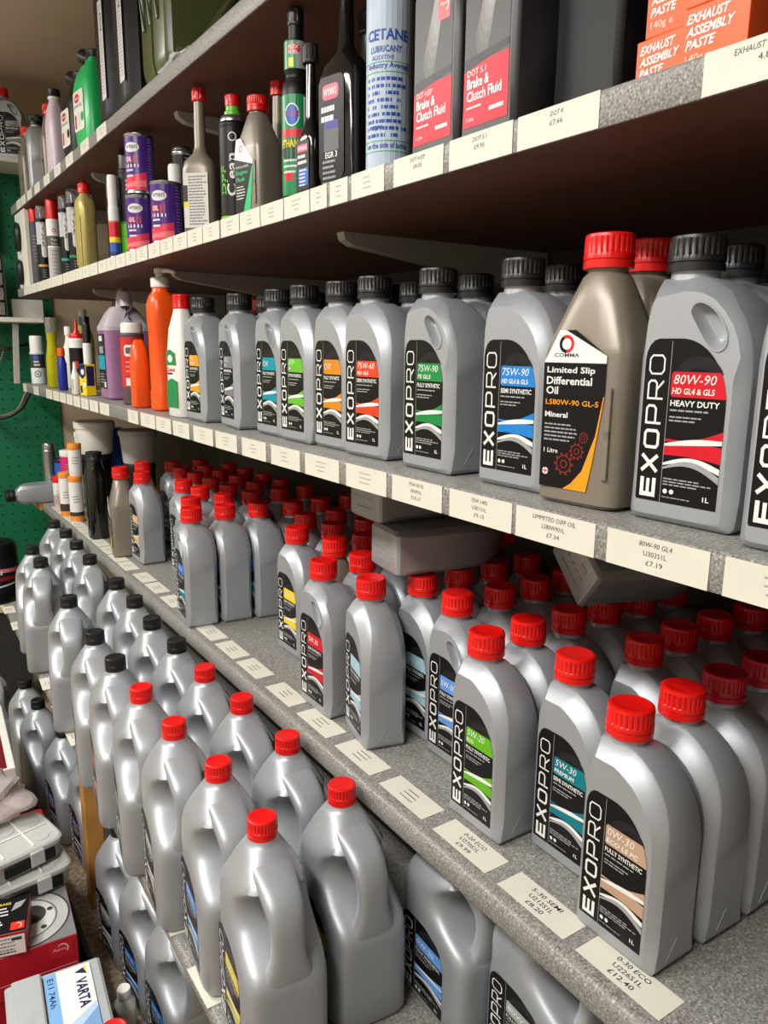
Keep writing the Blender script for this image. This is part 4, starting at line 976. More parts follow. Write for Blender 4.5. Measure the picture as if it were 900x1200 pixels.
taupe('taupe red-capped bottle left of the lilac bottle on the top shelf', .606, 2.925, Z1, None, -6, .96)
litre('silver bottle with black cap among the small bottles on the top shelf', .592, 3.085, Z1, None, False, CAPK, -8)
taupe('taupe red-capped bottle, farthest one on the top shelf', .594, 3.265, Z1, None, 0, .96)
# crumpled clear bag tucked by the jerry can
CLEARBAG = M('clear_film', (226, 230, 232), 0.12, var=0.02, trans=0.45)
def crumple(name, label, cat, loc, sx, sy, sz, mat, seed, amp=.35, sub=3, rot=(0, 0, 0)):
    bm = bmesh.new(); bmesh.ops.create_icosphere(bm, subdivisions=sub, radius=1.0); rd = random.Random(seed)
    dirs = [(Vector((rd.uniform(-1, 1), rd.uniform(-1, 1), rd.uniform(-1, 1))), rd.uniform(3, 9), rd.uniform(0, 6)) for _ in range(7)]
    for v in bm.verts:
        n = v.co.normalized(); k = 1+amp*sum(math.sin(d.dot(n)*f+q) for d, f, q in dirs)/7*1.6
        v.co = Vector((n.x*sx*k, n.y*sy*k, max(-.72, n.z)*sz*(k if n.z > 0 else 1)))
    me = bpy.data.meshes.new(name); bm.to_mesh(me); bm.free(); me.materials.append(mat)
    zmin = min(v.co.z for v in me.vertices)
    for v in me.vertices: v.co.z -= zmin
    return tag(obj(name, me, None, loc, rot), label, cat)
crumple('plastic_bag', 'small crumpled clear plastic bag lying below the olive jerry can', 'plastic bag', (.585, 1.615, Z1), .030, .060, .022, CLEARBAG, 3, .5)

# ================================================================== cleaning bottles at the far end of the middle shelf
def aer3(p, r, z0, z1):
    H = z1-z0; stripe(p, r, z0, z1, 0, .5, C(206, 214, 214), 0); stripe(p, r, z0, z1, .5, 1, INK, 0); p.ring(-.002, z0+.28*H, .010, .013, INK, 1); p.disc(-.002, z0+.28*H, .006, LGREY, 1); p.rect(-.014, z0+.8*H, .004, z0+.95*H, BLUEP, 1, 4); p.lines(-.014, .01, z0+.7*H, 2, .012, .006, WHITE, 1, 4)
aerosol('aerosol_can', 'white and black aerosol with white cap, farthest on the middle shelf', 'aerosol can', .582, 3.37, Z3T, .027, .188, C(206, 214, 214), WPLAST, .32, aer3, az(.58, 3.37))
YLIQ = M('yellow_liquid', (196, 190, 10), 0.1, var=0.1, trans=0.35)
CLRP = M('clear_plastic', (214, 214, 204), 0.1, var=0.02, trans=0.8)
oval_bottle('spray_bottle', 'clear bottle of yellow liquid with tall clear neck', 'bottle', .582, 3.06, Z3T, [(0, .024, .022, 2.4), (.004, .027, .025, 2.4), (.10, .026, .024, 2.4), (.15, .018, .017, 2.2), (.165, .017, .016, 2), (.168, .017, .016, 2), (.172, .017, .017, 2), (.20, .017, .017, 2)], YLIQ, CLRP, 0, 2.4, capdef=(.019, .055, .195, False))
oval_bottle('spray_bottle', 'slim white bottle with round white top behind the yellow liquid bottle', 'bottle', .625, 2.985, Z3T, [(0, .018, .018, 2), (.004, .02, .02, 2), (.14, .02, .02, 2), (.17, .011, .011, 2), (.19, .010, .010, 2)], WPLAST, WHITE, 0, 2, capdef=(.013, .03, .188, False))
oval_bottle('small_bottle', 'small royal blue bottle with orange cap', 'bottle', .572, 2.865, Z3T, [(0, .015, .013), (.003, .017, .015), (.09, .017, .015), (.11, .011, .011, 2), (.12, .010, .010, 2)], M('royal_blue', (34, 44, 150), .35), ORANGE, 0, 3, capdef=(.0125, .026, .116, False))
oval_bottle('bottle', 'olive tinted clear bottle with black cap in the second row', 'bottle', .665, 2.905, Z3T, [(0, .028, .026, 2.4), (.004, .030, .028, 2.4), (.17, .030, .028, 2.4), (.21, .016, .016, 2), (.225, .014, .014, 2)], M('olive_liquid', (150, 146, 40), .12, trans=.3), BLACK, 0, 2.4, capdef=(.017, .03, .222, False))
oval_bottle('bottle', 'tall clear spray bottle with pale top at the back of the far end', 'bottle', .70, 3.08, Z3T, [(0, .034, .03, 2.4), (.004, .036, .032, 2.4), (.19, .036, .032, 2.4), (.235, .014, .014, 2), (.25, .013, .013, 2)], M('pale_olive', (170, 170, 120), .15, trans=.4), WPLAST, 0, 2.4, capdef=(.015, .035, .248, False))
def rt(p, r, z0, z1): stripe(p, r, z0, z1, .0, .32, WHITE, 0); stripe(p, r, z0, z1, .32, .88, SATBLK, 0); stripe(p, r, z0, z1, .88, 1, WHITE, 0); p.rect(-.018, z0+.45*(z1-z0), .0, z0+.6*(z1-z0), REDP, 1, 4); p.rect(-.016, z0+.1*(z1-z0), .004, z0+.25*(z1-z0), YELLOW, 1, 4)
rb = aerosol('glue_bottle', 'black and white bottle with red pointed nozzle', 'bottle', .585, 2.675, Z3T, .0255, .190, WPLAST, RED, .08, rt, az(.58, 2.67))
obj('nozzle', MB().lathe([(.012, .188), (.006, .20), (.003, .235)], 14).mesh('nozzle', [RED]), rb)
oval_bottle('glue_tube', 'small white tube standing in front of the red-nozzled bottle', 'tube', .556, 2.60, Z3T, [(0, .015, .008), (.003, .016, .010), (.06, .015, .010), (.078, .006, .006, 2), (.10, .004, .004, 2)], WPLAST, WPLAST, 0, 3, printer=lambda p: (p.rect(-.012, .01, .012, .05, WHITE, 0), p.lines(-.010, .010, .042, 5, .007, .0025, C(110, 110, 120), 1, 2)), depth=.0104)
def ybox():
    t = thing('carton', 'small yellow and navy carton in front of the purple jug', 'box', (.562, 2.525, Z3T), FACE+R(8))
    obj('carton_body', MB().box((0, .015, .048), (.050, .030, .096), 0, None, .001).mesh('carton', [YELLOW], 0), t)
    p = Print(); p.poly([(-.025, .096), (.025, .096), (.025, .062), (.0, .05), (-.025, .06)], NAVY, 0); p.disc(.002, .072, .014, WHITE, 1, 14, .009); p.rect(-.022, .008, -.006, .03, NAVY, 0); p.lines(-.002, .022, .04, 2, .01, .004, NAVY, 0, 3); p.rect(.0, .028, .022, .042, WHITE, .6)
    obj('print', p.to_mesh('print', Matrix.Translation((0, -.0003, 0))), t)
    p = Print(); p.rect(-.012, .03, .012, .09, NAVY, 0); obj('side_print', p.to_mesh('print', Matrix.Translation((.0253, .015, 0)) @ Matrix.Rotation(PI/2, 4, 'Z')), t)
ybox()
def tb(p, r, z0, z1): stripe(p, r, z0, z1, .0, .55, YELLOW, 0); stripe(p, r, z0, z1, .55, .62, REDP, 0); stripe(p, r, z0, z1, .62, 1, WHITE, 0); p.rect(-.01, z0+.4*(z1-z0), .01, z0+.5*(z1-z0), NAVY, 1, 3)
aerosol('aerosol_can', 'slim yellow and white can with tall black cap beside the purple jug', 'aerosol can', .598, 2.595, Z3T, .0135, .222, WPLAST, BLACK, .28, tb, az(.6, 2.6))
# purple screenwash jug
PLIQ = M('purple_liquid', (146, 104, 140), 0.25, var=0.04)
PTOP = M('frosted_plastic', (202, 192, 200), 0.3, var=0.03, trans=0.25)
def wash():
    t = thing('screenwash_jug', 'translucent jug of purple screenwash with moulded handle', 'jug', (.648, 2.352, Z3T), FACE-R(4))
    W, D = .078, .066
    st = [(0, W*.92, D*.92), (.005, W, D), (.05, W, D), (.195, W, D)]
    obj('liquid', MB().loft([sring(0, 0, *q, 32, 6) for q in st]).mesh('liquid', [PLIQ], 30), t)
    st = [(.195, W, D), (.205, W, D), (.245, W*.62, D*.72), (.262, W*.45, D*.5)]
    b = MB().loft([sring(-.004, 0, *q, 32, 6 if q[0] < .24 else 3.5) for q in st], cap0=False)
    obj('shoulder', b.mesh('shoulder', [PTOP], 35), t)
    h = MB().tube([(.055, .0, .215), (.056, 0, .262), (.048, 0, .292), (.020, 0, .300), (.004, 0, .288), (-.008, 0, .258), (-.012, 0, .24)], [.020, .018, .017, .017, .018, .018, .016], 12)
    obj('handle', h.mesh('handle', [PTOP]), t)
    obj('cap', cap_mesh('cap', .021, .022, BLACK, .258, -.045, 0, 18, False), t)
    p = Print(); w = .1; p.rect(-.05, .03, .05, .185, LBLK2, 0); p.rect(-.046, .085, .046, .125, C(30, 150, 170), 1); p.rrect(-.03, .165, .02, .18, .004, WHITE, 1.5); p.rect(-.03, .13, .03, .15, LGREY, 1); p.lines(-.04, .04, .07, 4, .008, .003, LGREY, 1, 3); p.rect(.02, .034, .045, .05, WHITE, 1.5)
    obj('label', p.to_mesh('label', Matrix.Translation((0, -D-.0006, 0))), t)
wash()
def redb(p, r, z0, z1):
    H = z1-z0; stripe(p, r, z0, z1, .22, 1, M('red_label', (196, 40, 34), .3), 0); stripe(p, r, z0, z1, 0, .22, C(84, 70, 72), 0); p.rrect(-.016, z0+.70*H, .014, z0+.88*H, .008, WHITE, 1); p.rrect(-.012, z0+.74*H, .010, z0+.84*H, .004, C(90, 90, 100), 2); p.rect(-.014, z0+.24*H, .004, z0+.36*H, WHITE, 1, 4); p.lines(-.012, .01, z0+.6*H, 3, .012, .004, C(240, 150, 140), 1, 5)
aerosol('bottle', 'red cylindrical bottle with white cap beside the purple jug', 'bottle', .600, 2.105, Z3T, .031, .212, C(84, 70, 72), WPLAST, .12, redb, az(.6, 2.1)-14)
def osm():
    t = oval_bottle('bottle', 'squat orange bottle with slanted top in front of the orange pump bottle', 'bottle', .582, 1.985, Z3T, [(0, .026, .020), (.004, .029, .024), (.11, .029, .024), (.145, .024, .020), (.165, .012, .012), (.168, .008, .008)], ORANGE, ORANGE, -10, 3.6)
    return t
osm()
pb = oval_bottle('pump_bottle', 'tall orange bottle with white pump dispenser', 'pump bottle', .605, 1.865, Z3T, [(0, .030, .028), (.004, .034, .032), (.045, .034, .032), (.05, .0325, .0305), (.20, .0325, .0305), (.205, .034, .032), (.25, .034, .032), (.27, .026, .025), (.278, .020, .020, 2), (.292, .019, .019, 2)], ORANGE, WPLAST, 0, 3.2, capdef=(.022, .022, .288, False))
obj('pump_head', MB().lathe([(.010, .308), (.010, .318), (.013, .320), (.013, .330), (.010, .332)], 16).tube([(0, 0, .326), (.03, .012, .325), (.05, .02, .319)], [.006, .005, .004], 8).mesh('pump_head', [WPLAST]), pb)
def cast(p):
    w = .066
    p.poly([(-.026, .02), (.026, .02), (.026, .078), (.0, .084), (-.026, .076)], GREENP, 0); p.poly([(-.024, .112), (.022, .112), (.020, .138), (-.006, .146), (-.024, .14)], GREENP, 0); p.disc(-.004, .126, .012, WHITE, 1, 16, .008); p.text('Castrol', -.022, .098, .038, .009, REDP, 1, .02); p.lines(-.022, .014, .092, 1, .010, .004, INK, 1, 4)
oval_bottle('oil_bottle', 'white oil bottle with green label and red nozzle cap', 'oil bottle', .588, 1.678, Z3T, [(0, .036, .026), (.004, .039, .029), (.13, .039, .029), (.19, .030, .024), (.225, .018, .017, 2.4), (.235, .016, .016, 2)], WPLAST, RED, 6, 3.4, printer=cast, depth=.0294, capdef=(.0185, .030, .232, True))
# things at the back of the middle shelf
tag(obj('storage_box', MB().box((.90, 1.32, S3T+.1302), (.16, .16, .26), 0, None, .01).box((.90, 1.32, S3T+.266), (.17, .17, .012), 0, None, .004).mesh('box', [M('dark_box', (36, 38, 42), .5)])), 'dark plastic box at the back of the shelf behind the orange-red bottle', 'box')
rdn = thing('trigger_sprayer', 'red sprayer at the back behind the amber label bottle', 'sprayer', (.80, 1.735, Z3T), FACE+.5)
obj('body', MB().lathe([(.03, 0), (.034, .004), (.034, .17), (.014, .21), (.012, .235)], 22).mesh('body', [SATBLK]), rdn)
obj('trigger_head', MB().box((.0, 0, .25), (.09, .03, .035), 0, None, .006).tube([(.02, 0, .245), (.045, 0, .215), (.05, 0, .19)], .006, 8).mesh('trigger', [RED]), rdn)

# ================================================================== pots and tubs at the far end of the worktop
def pot(name, label, cat, x, y, z, r, h, lidm, bodym, lidh=.02, bands=(), taper=.94, group=None):
    t = thing(name, label, cat, (x, y, z), 0, group)
    obj('body', MB().lathe([(r*taper*.96, 0), (r*taper, .003), (r*.985, h-lidh)], 24).mesh('body', [bodym]), t)
    obj('lid', MB().lathe([(r*1.03, h-lidh-.002), (r*1.05, h-lidh+.002), (r*1.05, h-.004), (r*1.0, h-.001), (r*.8, h)], 24).mesh('lid', [lidm]), t)
    if bands:
        p = Print(); q = r
        for a, b, c in bands: p.rect(R(-100)*q, h*a, R(100)*q, h*b, c, 0, 16)
        p.lines(-.012, .012, h*.55, 3, .01, .004, LGREY, 1, int(h*1000))
        obj('label', p.to_mesh('label', wrap=(q+.0005, R(az(x, y)))), t)
    return t
pot('pot', 'small white pot with red lid at the worktop edge', 'pot', .577, 3.11, Z4, .021, .130, RED, C(196, 178, 170), .022, ((.45, .8, WHITE), (.2, .4, C(180, 150, 140))))
pot('tube', 'white and orange tube beside the red-lidded pot', 'tube', .574, 2.965, Z4, .0235, .165, C(226, 140, 50), WPLAST, .018, ((0.02, .13, C(226, 140, 50)), (.13, .3, INK), (.3, .86, WHITE)), 1)
pot('tube', 'white and orange tube half hidden by the glossy black bottle', 'tube', .586, 2.86, Z4, .0235, .165, C(226, 140, 50), WPLAST, .018, ((0.02, .13, C(226, 140, 50)), (.13, .22, INK), (.22, .86, WHITE)), 1)
pot('tube', 'white tube with orange lid stacked on another tube', 'tube', .592, 2.865, Z4+.1655, .0225, .115, C(226, 140, 50), WPLAST, .02, ((.1, .8, WHITE),), 1)
pot('tin', 'plain tin under the blue tin with barcode', 'tin', .622, 3.225, Z4, .032, .055, STEEL, STEEL, .006)
pot('tin', 'blue tin with black lid and barcode', 'tin', .622, 3.225, Z4+.0555, .034, .125, BLACK, BLUEP, .012, ((.1, .8, BLUEP),))
pot('pot', 'plain white pot under the pink pot', 'pot', .622, 3.125, Z4, .026, .10, WPLAST, WPLAST, .01)
pot('pot', 'white pot with pink label and white lid', 'pot', .622, 3.125, Z4+.1005, .030, .125, WPLAST, WHITE, .022, ((.1, .8, MAGENTA),))
pot('tub', 'white tub standing in front of the pegboard', 'tub', .70, 3.205, Z4, .034, .285, WPLAST, WPLAST, .02)
pot('tin', 'tall dark tin carrying the large white tub', 'tin', .715, 3.08, Z4, .055, .212, BLACK, SATBLK, .02)
pot('tub', 'large white tub with wide lid on the dark tin', 'tub', .715, 3.08, Z4+.2125, .072, .125, WPLAST, WPLAST, .026, (), .86)
pot('tin', 'tall black tin carrying the shaded white tub', 'tin', .80, 2.80, Z4, .055, .205, BLACK, SATBLK, .02)
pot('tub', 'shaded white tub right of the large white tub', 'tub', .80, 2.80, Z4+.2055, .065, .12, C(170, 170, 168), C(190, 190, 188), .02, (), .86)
pot('tin', 'blue tin behind the large white tub', 'tin', .80, 3.16, Z4, .04, .30, BLUEP, BLUEP, .02)
aerosol('aerosol_can', 'tall steel can at the far corner of the worktop', 'aerosol can', .602, 3.405, S4T+.0002, .027, .225, STEEL, STEEL, .12)
oval_bottle('bottle', 'tall glossy black bottle standing left of the taupe bottle', 'bottle', .590, 2.575, Z4, [(0, .031, .029, 2.6), (.004, .034, .032, 2.6), (.20, .034, .032, 2.6), (.235, .027, .026, 2.4), (.25, .023, .023, 2), (.262, .023, .023, 2)], GLOSSBLK, BLACK, 0, 2.6, capdef=(.026, .026, .258, True))
tag(obj('wooden_board', MB().box((.80, 3.36, S4T-.0155), (.54, .17, .031), 0, None, .002).mesh('board', [PINE])), 'pale wooden board bridging the gap behind the worktop end', 'board')
# bottle lying over the far jugs
t = litre('silver bottle with black cap lying at the far end of the worktop, sticking out', 0, 0, 0, None, False, CAPK)
t.matrix_world = Matrix.Translation((.672, 3.318, .8176)) @ Matrix.Rotation(R(181), 4, 'Z') @ Matrix.Rotation(R(0), 4, 'Y') @ Matrix(((0, 0, 1), (-1, 0, 0), (0, -1, 0))).to_4x4()

# ================================================================== end wall furniture
tag(obj('wall_shelf', MB().box((0.0, 3.57, 2.100), (1.27, .235, .020), 0, None, .002).mesh('shelf', [WPAINT])), 'upper white shelf on the end wall above the pegboard', 'shelf')
wsh = tag(obj('wall_shelf', MB().box((0.0, 3.60, 1.500), (1.29, .17, .020), 0, None, .002).mesh('shelf', [WPAINT])), 'lower white shelf across the pegboard', 'shelf')
ZE = 2.1103
litre('silver oil bottle with red cap on the upper end wall shelf', .584, 3.53, ZE+.001, 'grey', True, CAPR, 72)
t = litre('dark teal-labelled bottle cut off at the left edge of the upper end wall shelf', .468, 3.545, ZE+.001, 'chf', False, CAPK, 72)
obj('support_leg', MB().box((.535, 3.56, 1.365), (.022, .022, .248), 0, Matrix.Translation((.535, 3.56, 1.365)) @ Matrix.Rotation(R(3), 4, 'Y') @ Matrix.Translation((-.535, -3.56, -1.365)), .002).mesh('leg', [BRK]), wsh)
ep = tag(obj('end_panel', MB().box((.556, 3.305, (S1T-.0322+S2T)/2), (.016, .20, S1T-.0322-S2T-.0006), 0, None, .002).mesh('panel', [WPAINT])), 'white upright panel closing the far end between the two top shelves', 'panel')
tag(obj('wall_panel', MB().box((.600, 3.60, 1.5485), (.12, .02, .075), 0, None, .002).mesh('panel', [WPAINT])), 'small white block standing on the lower white shelf', 'panel')
for z, rr, lbx in ((1.800, .055, 'upper'), (1.672, .048, 'lower')):
    mb = MB().lathe([(rr*.55, 0), (rr*.9, .002), (rr, .010), (rr*.8, .018), (rr*.3, .020)], 24, T=Matrix.Translation((.5478, 3.325, z)) @ Matrix.Rotation(-PI/2, 4, 'Y') @ Matrix.Scale(.62, 4, (0, 1, 0)))
    tag(obj('hanging_pad', mb.mesh('pad', [SATBLK])), lbx+' black oval pad hanging on the white end panel', 'pad')
# cables
CABLE = M('cable_black', (24, 24, 24), .5); CABG = M('cable_grey', (120, 110, 90), .5)
def cable(label, pts, r, mat):
    cu = bpy.data.curves.new('cable', 'CURVE'); cu.dimensions = '3D'; cu.bevel_depth = r; cu.bevel_resolution = 2
    sp = cu.splines.new('BEZIER'); sp.bezier_points.add(len(pts)-1)
    for b, p in zip(sp.bezier_points, pts): b.co = p; b.handle_left_type = b.handle_right_type = 'AUTO'
    o = bpy.data.objects.new('cable', cu); COL.objects.link(o); me = bpy.data.meshes.new_from_object(o); bpy.data.objects.remove(o); bpy.data.curves.remove(cu)
    me.materials.append(mat); return tag(obj('cable', me), label, 'cable')
cable('black cable looping in front of the pegboard under the middle shelf', [(.36, 3.62, 1.16), (.44, 3.60, 1.10), (.53, 3.58, 1.13), (.575, 3.56, 1.20)], .008, CABLE)
cable('thin brown cable hanging beside the black loop', [(.36, 3.64, 1.20), (.42, 3.62, 1.115), (.51, 3.60, 1.12), (.57, 3.58, 1.215)], .005, CABG)
cable('black cable running across the pegboard under the lower white shelf', [(.30, 3.66, 1.40), (.46, 3.65, 1.375), (.52, 3.64, 1.385), (.60, 3.66, 1.405)], .006, CABLE)
cable('pale wire dangling from the cable on the pegboard', [(.50, 3.64, 1.375), (.47, 3.63, 1.32), (.38, 3.64, 1.27)], .0035, CABG)
# clear drawers with yellow contents at the left edge
dr = thing('drawer_unit', 'clear plastic drawer unit on the lower white shelf at the left edge', 'drawers', (.425, 3.56, 1.5103))
obj('case', MB().box((0, .03, .12), (.17, .01, .24)).box((-.085, 0, .12), (.006, .07, .24)).box((.085, 0, .12), (.006, .07, .24)).box((0, 0, .238), (.17, .07, .005)).mesh('case', [DKGREY], 0), dr)
for k in range(4):
    d = obj('drawer', MB().box((0, -.01, .032+k*.058), (.158, .05, .050), 0, None, .003).mesh('drawer', [CLRP]), dr)
    obj('contents', MB().box((.02, -.008, .024+k*.058), (.09, .036, .026), 0, None, .004).mesh('contents', [C(210, 196, 60) if k % 2 else C(200, 120, 90)]), d)
def fairy():
    t = thing('hanging_packs', 'row of small gold-beaded packs hanging at the left edge of the pegboard', 'packs', (.502, 3.655, 1.80))
    obj('backing_card', MB().box((0, 0, .15), (.05, .004, .34), 0, None, .001).mesh('card', [SATBLK]), t)
    for k in range(9):
        obj('bead', MB().lathe([(.002, -.006), (.0065, -.003), (.0065, .003), (.002, .006)], 10, T=Matrix.Translation((.004+.006*(k % 2), -.008, .0+k*.038))).mesh('bead', [C(226, 208, 110)]), t)
fairy()

# ================================================================== clutter on the floor at the left
tr = thing('tray', 'low black tray holding the boxes and battery', 'tray', (0.08, 1.49, .0002))
obj('base', MB().box((0, 0, .006), (.40, .98, .012)).mesh('tray_base', [SATBLK], 0), tr)
for x, y, a, b in ((.194, 0, .012, .98), (-.194, 0, .012, .98)): obj('rim', MB().box((x, y, .052), (a, b, .080), 0, None, .002).mesh('rim', [SATBLK]), tr)
TZ = .0126
CARM = M('carton_red', (176, 20, 34), .38, var=.05); CGREY = M('carton_grey', (120, 120, 122), .38, var=.1, scale=20)
def disc_box(label, x, y, z, disc):
    W, D, H = .29, .29, .100; t = thing('brake_disc_box', label, 'box', (x, y, z), R(-4))
    obj('carton_body', MB().box((0, 0, H/2), (W, D, H), 0, None, .0015).mesh('carton', [CARM], 0), t)
    p = Print(.0002)
    p.rect(-W/2+.001, -D/2+.001, W/2-.001, D/2-.001, CGREY, 0)
    if disc:
        cx, cy = .055, -.055
        p.disc(cx, cy, .088, C(60, 60, 62), .5, 60); p.disc(cx, cy, .084, C(176, 176, 174), 1, 60); p.ring(cx, cy, .060, .063, C(90, 90, 90), 2, 36); p.disc(cx, cy, .058, C(196, 196, 194), 1.5, 50); p.disc(cx+.012, cy+.01, .030, INK, 2.5, 40)
        for k in range(5): p.disc(cx+.006+.046*math.cos(k*1.257+.3), cy+.046*math.sin(k*1.257+.3), .006, INK, 2.5, 10)
    obj('top_print', p.to_mesh('print', Matrix.Translation((0, 0, H+.0003)) @ Matrix.Rotation(-PI/2, 4, 'X')), t)
    p = Print(); p.rect(-W/2+.004, .034, W/2-.004, .036, C(220, 160, 160), 0); p.rect(W/2-.055, .058, W/2-.012, .092, C(190, 30, 44), .5); p.ring(W/2-.030, .076, .010, .012, WHITE, 1, 16, -40, 130); p.text('Apec', W/2-.048, .072, .026, .008, C(236, 190, 190), 1)
    obj('front_print', p.to_mesh('print', Matrix.Translation((0, -D/2-.0003, 0))), t); return t
disc_box('red brake disc box at the bottom of the stack beside the battery', .112, 1.645, TZ, False)
disc_box('red brake disc box with printed disc on its lid, top of the stack', .108, 1.640, TZ+.1005, True)
def pad_box():
    t = thing('brake_pad_box', 'small black and red brake pad box standing on the disc box', 'box', (.130, 1.545, TZ+.2012), R(-14)); W, D, H = .066, .110, .052
    obj('carton_body', MB().box((0, 0, H/2), (W, D, H), 0, None, .001).mesh('carton', [C(150, 26, 24)], 0), t)
    p = Print(); p.rect(-W/2+.001, -D/2+.001, W/2-.001, D/2-.001, LBLK, 0); p.rect(.004, -D/2+.008, W/2-.004, -D/2+.030, C(216, 50, 30), 1); p.ring(.017, -D/2+.019, .006, .0075, WHITE, 2, 14, -60, 120)
    p.lines(-.028, -.004, .02, 3, .010, .004, WHITE, 1, 4); p.lines(-.028, -.012, -.02, 3, .008, .005, WHITE, 1, 8); p.text('BRAKE', -.028, .032, .026, .007, C(220, 190, 60), 2, .02); p.poly([(.0, .01), (.018, .02), (.026, .04), (.006, .034)], LGREY, 1)
    obj('top_print', p.to_mesh('print', Matrix.Translation((0, 0, H+.0002)) @ Matrix.Rotation(-PI/2, 4, 'X')), t)
    p = Print(); p.rect(-W/2+.003, .003, W/2-.003, H-.006, C(216, 206, 200), 0); p.lines(-W/2+.006, W/2-.02, H-.014, 4, .008, .003, C(120, 116, 120), 1, 4); p.rect(.006, H-.018, W/2-.008, H-.011, INK, 1); p.lines(-.02, W/2-.01, .008, 1, 1, .003, INK, 1, 8)
    obj('front_print', p.to_mesh('print', Matrix.Translation((0, -D/2-.0003, 0))), t)
pad_box()
# battery
BGREY = M('battery_grey', (168, 172, 174), .45, var=.04)
def battery():
    W, D, H = .165, .260, .185; t = thing('car_battery', 'grey car battery with blue and white label', 'battery', (.172, 1.300, TZ), R(-5))
    mb = MB().box((0, 0, H*.44), (W, D, H*.88), 0, None, .004).box((0, 0, H*.92), (W+.008, D+.004, H*.12), 0, None, .005)
    obj('case', mb.mesh('case', [BGREY]), t)
    obj('lid_block', MB().box((-.048, .02, H+.004), (.052, D*.80, .010), 0, None, .003).mesh('lid_block', [BGREY]), t)
    obj('handle_well', MB().box((-.050, -.05, H+.0095), (.036, .09, .004), 0, None, .001).mesh('well', [C(120, 124, 126)]), t)
    obj('handle', MB().box((-.050, -.05, H+.013), (.012, .10, .005), 0, None, .002).mesh('handle', [C(150, 154, 156)]), t)
    p = Print(.0002); x0, x1, y0, y1 = -.018, .066, -D/2+.01, D/2-.012
    p.rect(x0, y0, x1, y1, C(226, 228, 226), 0); p.rect(x0, y0, x0+.022, y1, C(122, 172, 220), .6); p.poly([(x0+.022, y0), (x1, y0), (x1, y0+.12), (x0+.022, y0+.06)], C(120, 158, 204), 1); p.poly([(x0+.022, y0+.06), (x1, y0+.12), (x1, y0+.135), (x0+.022, y0+.09)], C(176, 200, 226), 1)
    # lettering runs along the long side, read from the aisle
    p2 = [] 
    vs, fs = text_tris('VARTA', .03, 0); p.raw([(x1-.030+b*.020, y1-.035-a*.075) for a, b in vs], fs, NAVY, 2)
    vs, fs = text_tris('E11 74Ah', .01, 0); p.raw([(x0+.005+b*.011, y1-.012-a*.075) for a, b in vs], fs, NAVY, 2)
    p.poly([(x1-.008, y1-.006), (x1-.008, y1-.028), (x1-.030, y1-.017)], YELLOW, 2); p.poly([(x1-.013, y1-.010), (x1-.008, y1-.028), (x1-.030, y1-.017)], NAVY, 2.4)
    p.ring(x0+.034, y0+.030, .007, .009, REDP, 2)
    obj('label', p.to_mesh('label', Matrix.Translation((0, 0, H+.0004)) @ Matrix.Rotation(-PI/2, 4, 'X')), t)
battery()
litre('silver bottle with bright red cap at the bottom edge in front of the battery', .228, 1.108, .0136, None, False, CAPR, 0).scale = (1, 1, 1.06)
# organiser boxes with clear lids
ORGL = M('organiser_clear', (206, 208, 204), .18, var=.03, trans=.25)
def organiser(label, x, y, z, rz, H=.05):
    t = thing('organiser_box', label, 'organiser', (x, y, z), R(rz)); W, D = .200, .150
    obj('base', MB().loft([sring(0, 0, .0, W/2*.95, D/2*.95, 32, 7), sring(0, 0, H*.75, W/2, D/2, 32, 7)]).mesh('base', [C(150, 150, 146)], 30), t)
    obj('lid', MB().loft([sring(0, 0, H*.75, W/2*1.02, D/2*1.02, 32, 7), sring(0, 0, H*.92, W/2*1.02, D/2*1.02, 32, 7), sring(0, 0, H*.99, W/2*.97, D/2*.97, 32, 7), sring(0, 0, H*.97, W/2*.9, D/2*.88, 32, 7)]).mesh('lid', [ORGL], 30), t)
    for k in range(2): obj('divider', MB().box((-.03+.065*k, 0, H*1.0), (.004, D*.86, .004), 0, None, .001).mesh('divider', [WPLAST]), t)
    obj('divider', MB().box((.03, .0, H*1.0), (W*.6, .004, .004), 0, None, .001).mesh('divider', [WPLAST]), t)
    for k, (a, b) in enumerate(((.01, .035), (.065, .03), (.06, -.035))): obj('lid_emboss', MB().lathe([(.022, H*.95), (.021, H*1.0), (.010, H*1.005)], 18, a, b).mesh('emboss', [ORGL]), t)
    obj('latch', MB().box((.035, -D/2-.004, H*.55), (.030, .008, H*.7), 0, None, .002).mesh('latch', [C(176, 178, 176)]), t)
    obj('dark_band', MB().box((.02, -D/2-.001, H*.42), (.11, .006, H*.5), 0, None, .001).mesh('band', [SATBLK]), t); return t
organiser('clear-lidded organiser box, lower one, beside the pad box', .165, 1.712, TZ+.2012, 8)
organiser('clear-lidded organiser box with latch, upper one of the stack', .152, 1.735, TZ+.2525, 14)
# carton, bag and papers at the left edge
ct = thing('carton', 'white carton with dark red stripe at the left edge behind the bag', 'box', (.150, 2.30, .0002), R(-3))
obj('carton_body', MB().box((0, 0, .15), (.17, .42, .30), 0, None, .002).mesh('carton', [WPLAST], 0), ct)
p = Print(); p.rect(-.03, -.205, .03, .205, C(110, 16, 28), 0); p.rect(-.084, -.205, -.035, .205, C(60, 60, 62), 0); obj('top_print', p.to_mesh('print', Matrix.Translation((.035, 0, .3005)) @ Matrix.Rotation(-PI/2, 4, 'X')), ct)
BAG = M('bag_film', (206, 194, 194), .2, var=.08, scale=8, trans=.45)
stk = tag(obj('carton', MB().box((.085, 1.89, .1630), (.15, .13, .30), 0, None, .002).mesh('carton', [C(150, 130, 100)], 0)), 'brown carton under the crumpled plastic bag', 'box')
crumple('plastic_bag', 'crumpled translucent plastic bag with pink contents at the left edge', 'plastic bag', (.120, 1.885, .3135), .095, .09, .050, BAG, 11, .45, 4)
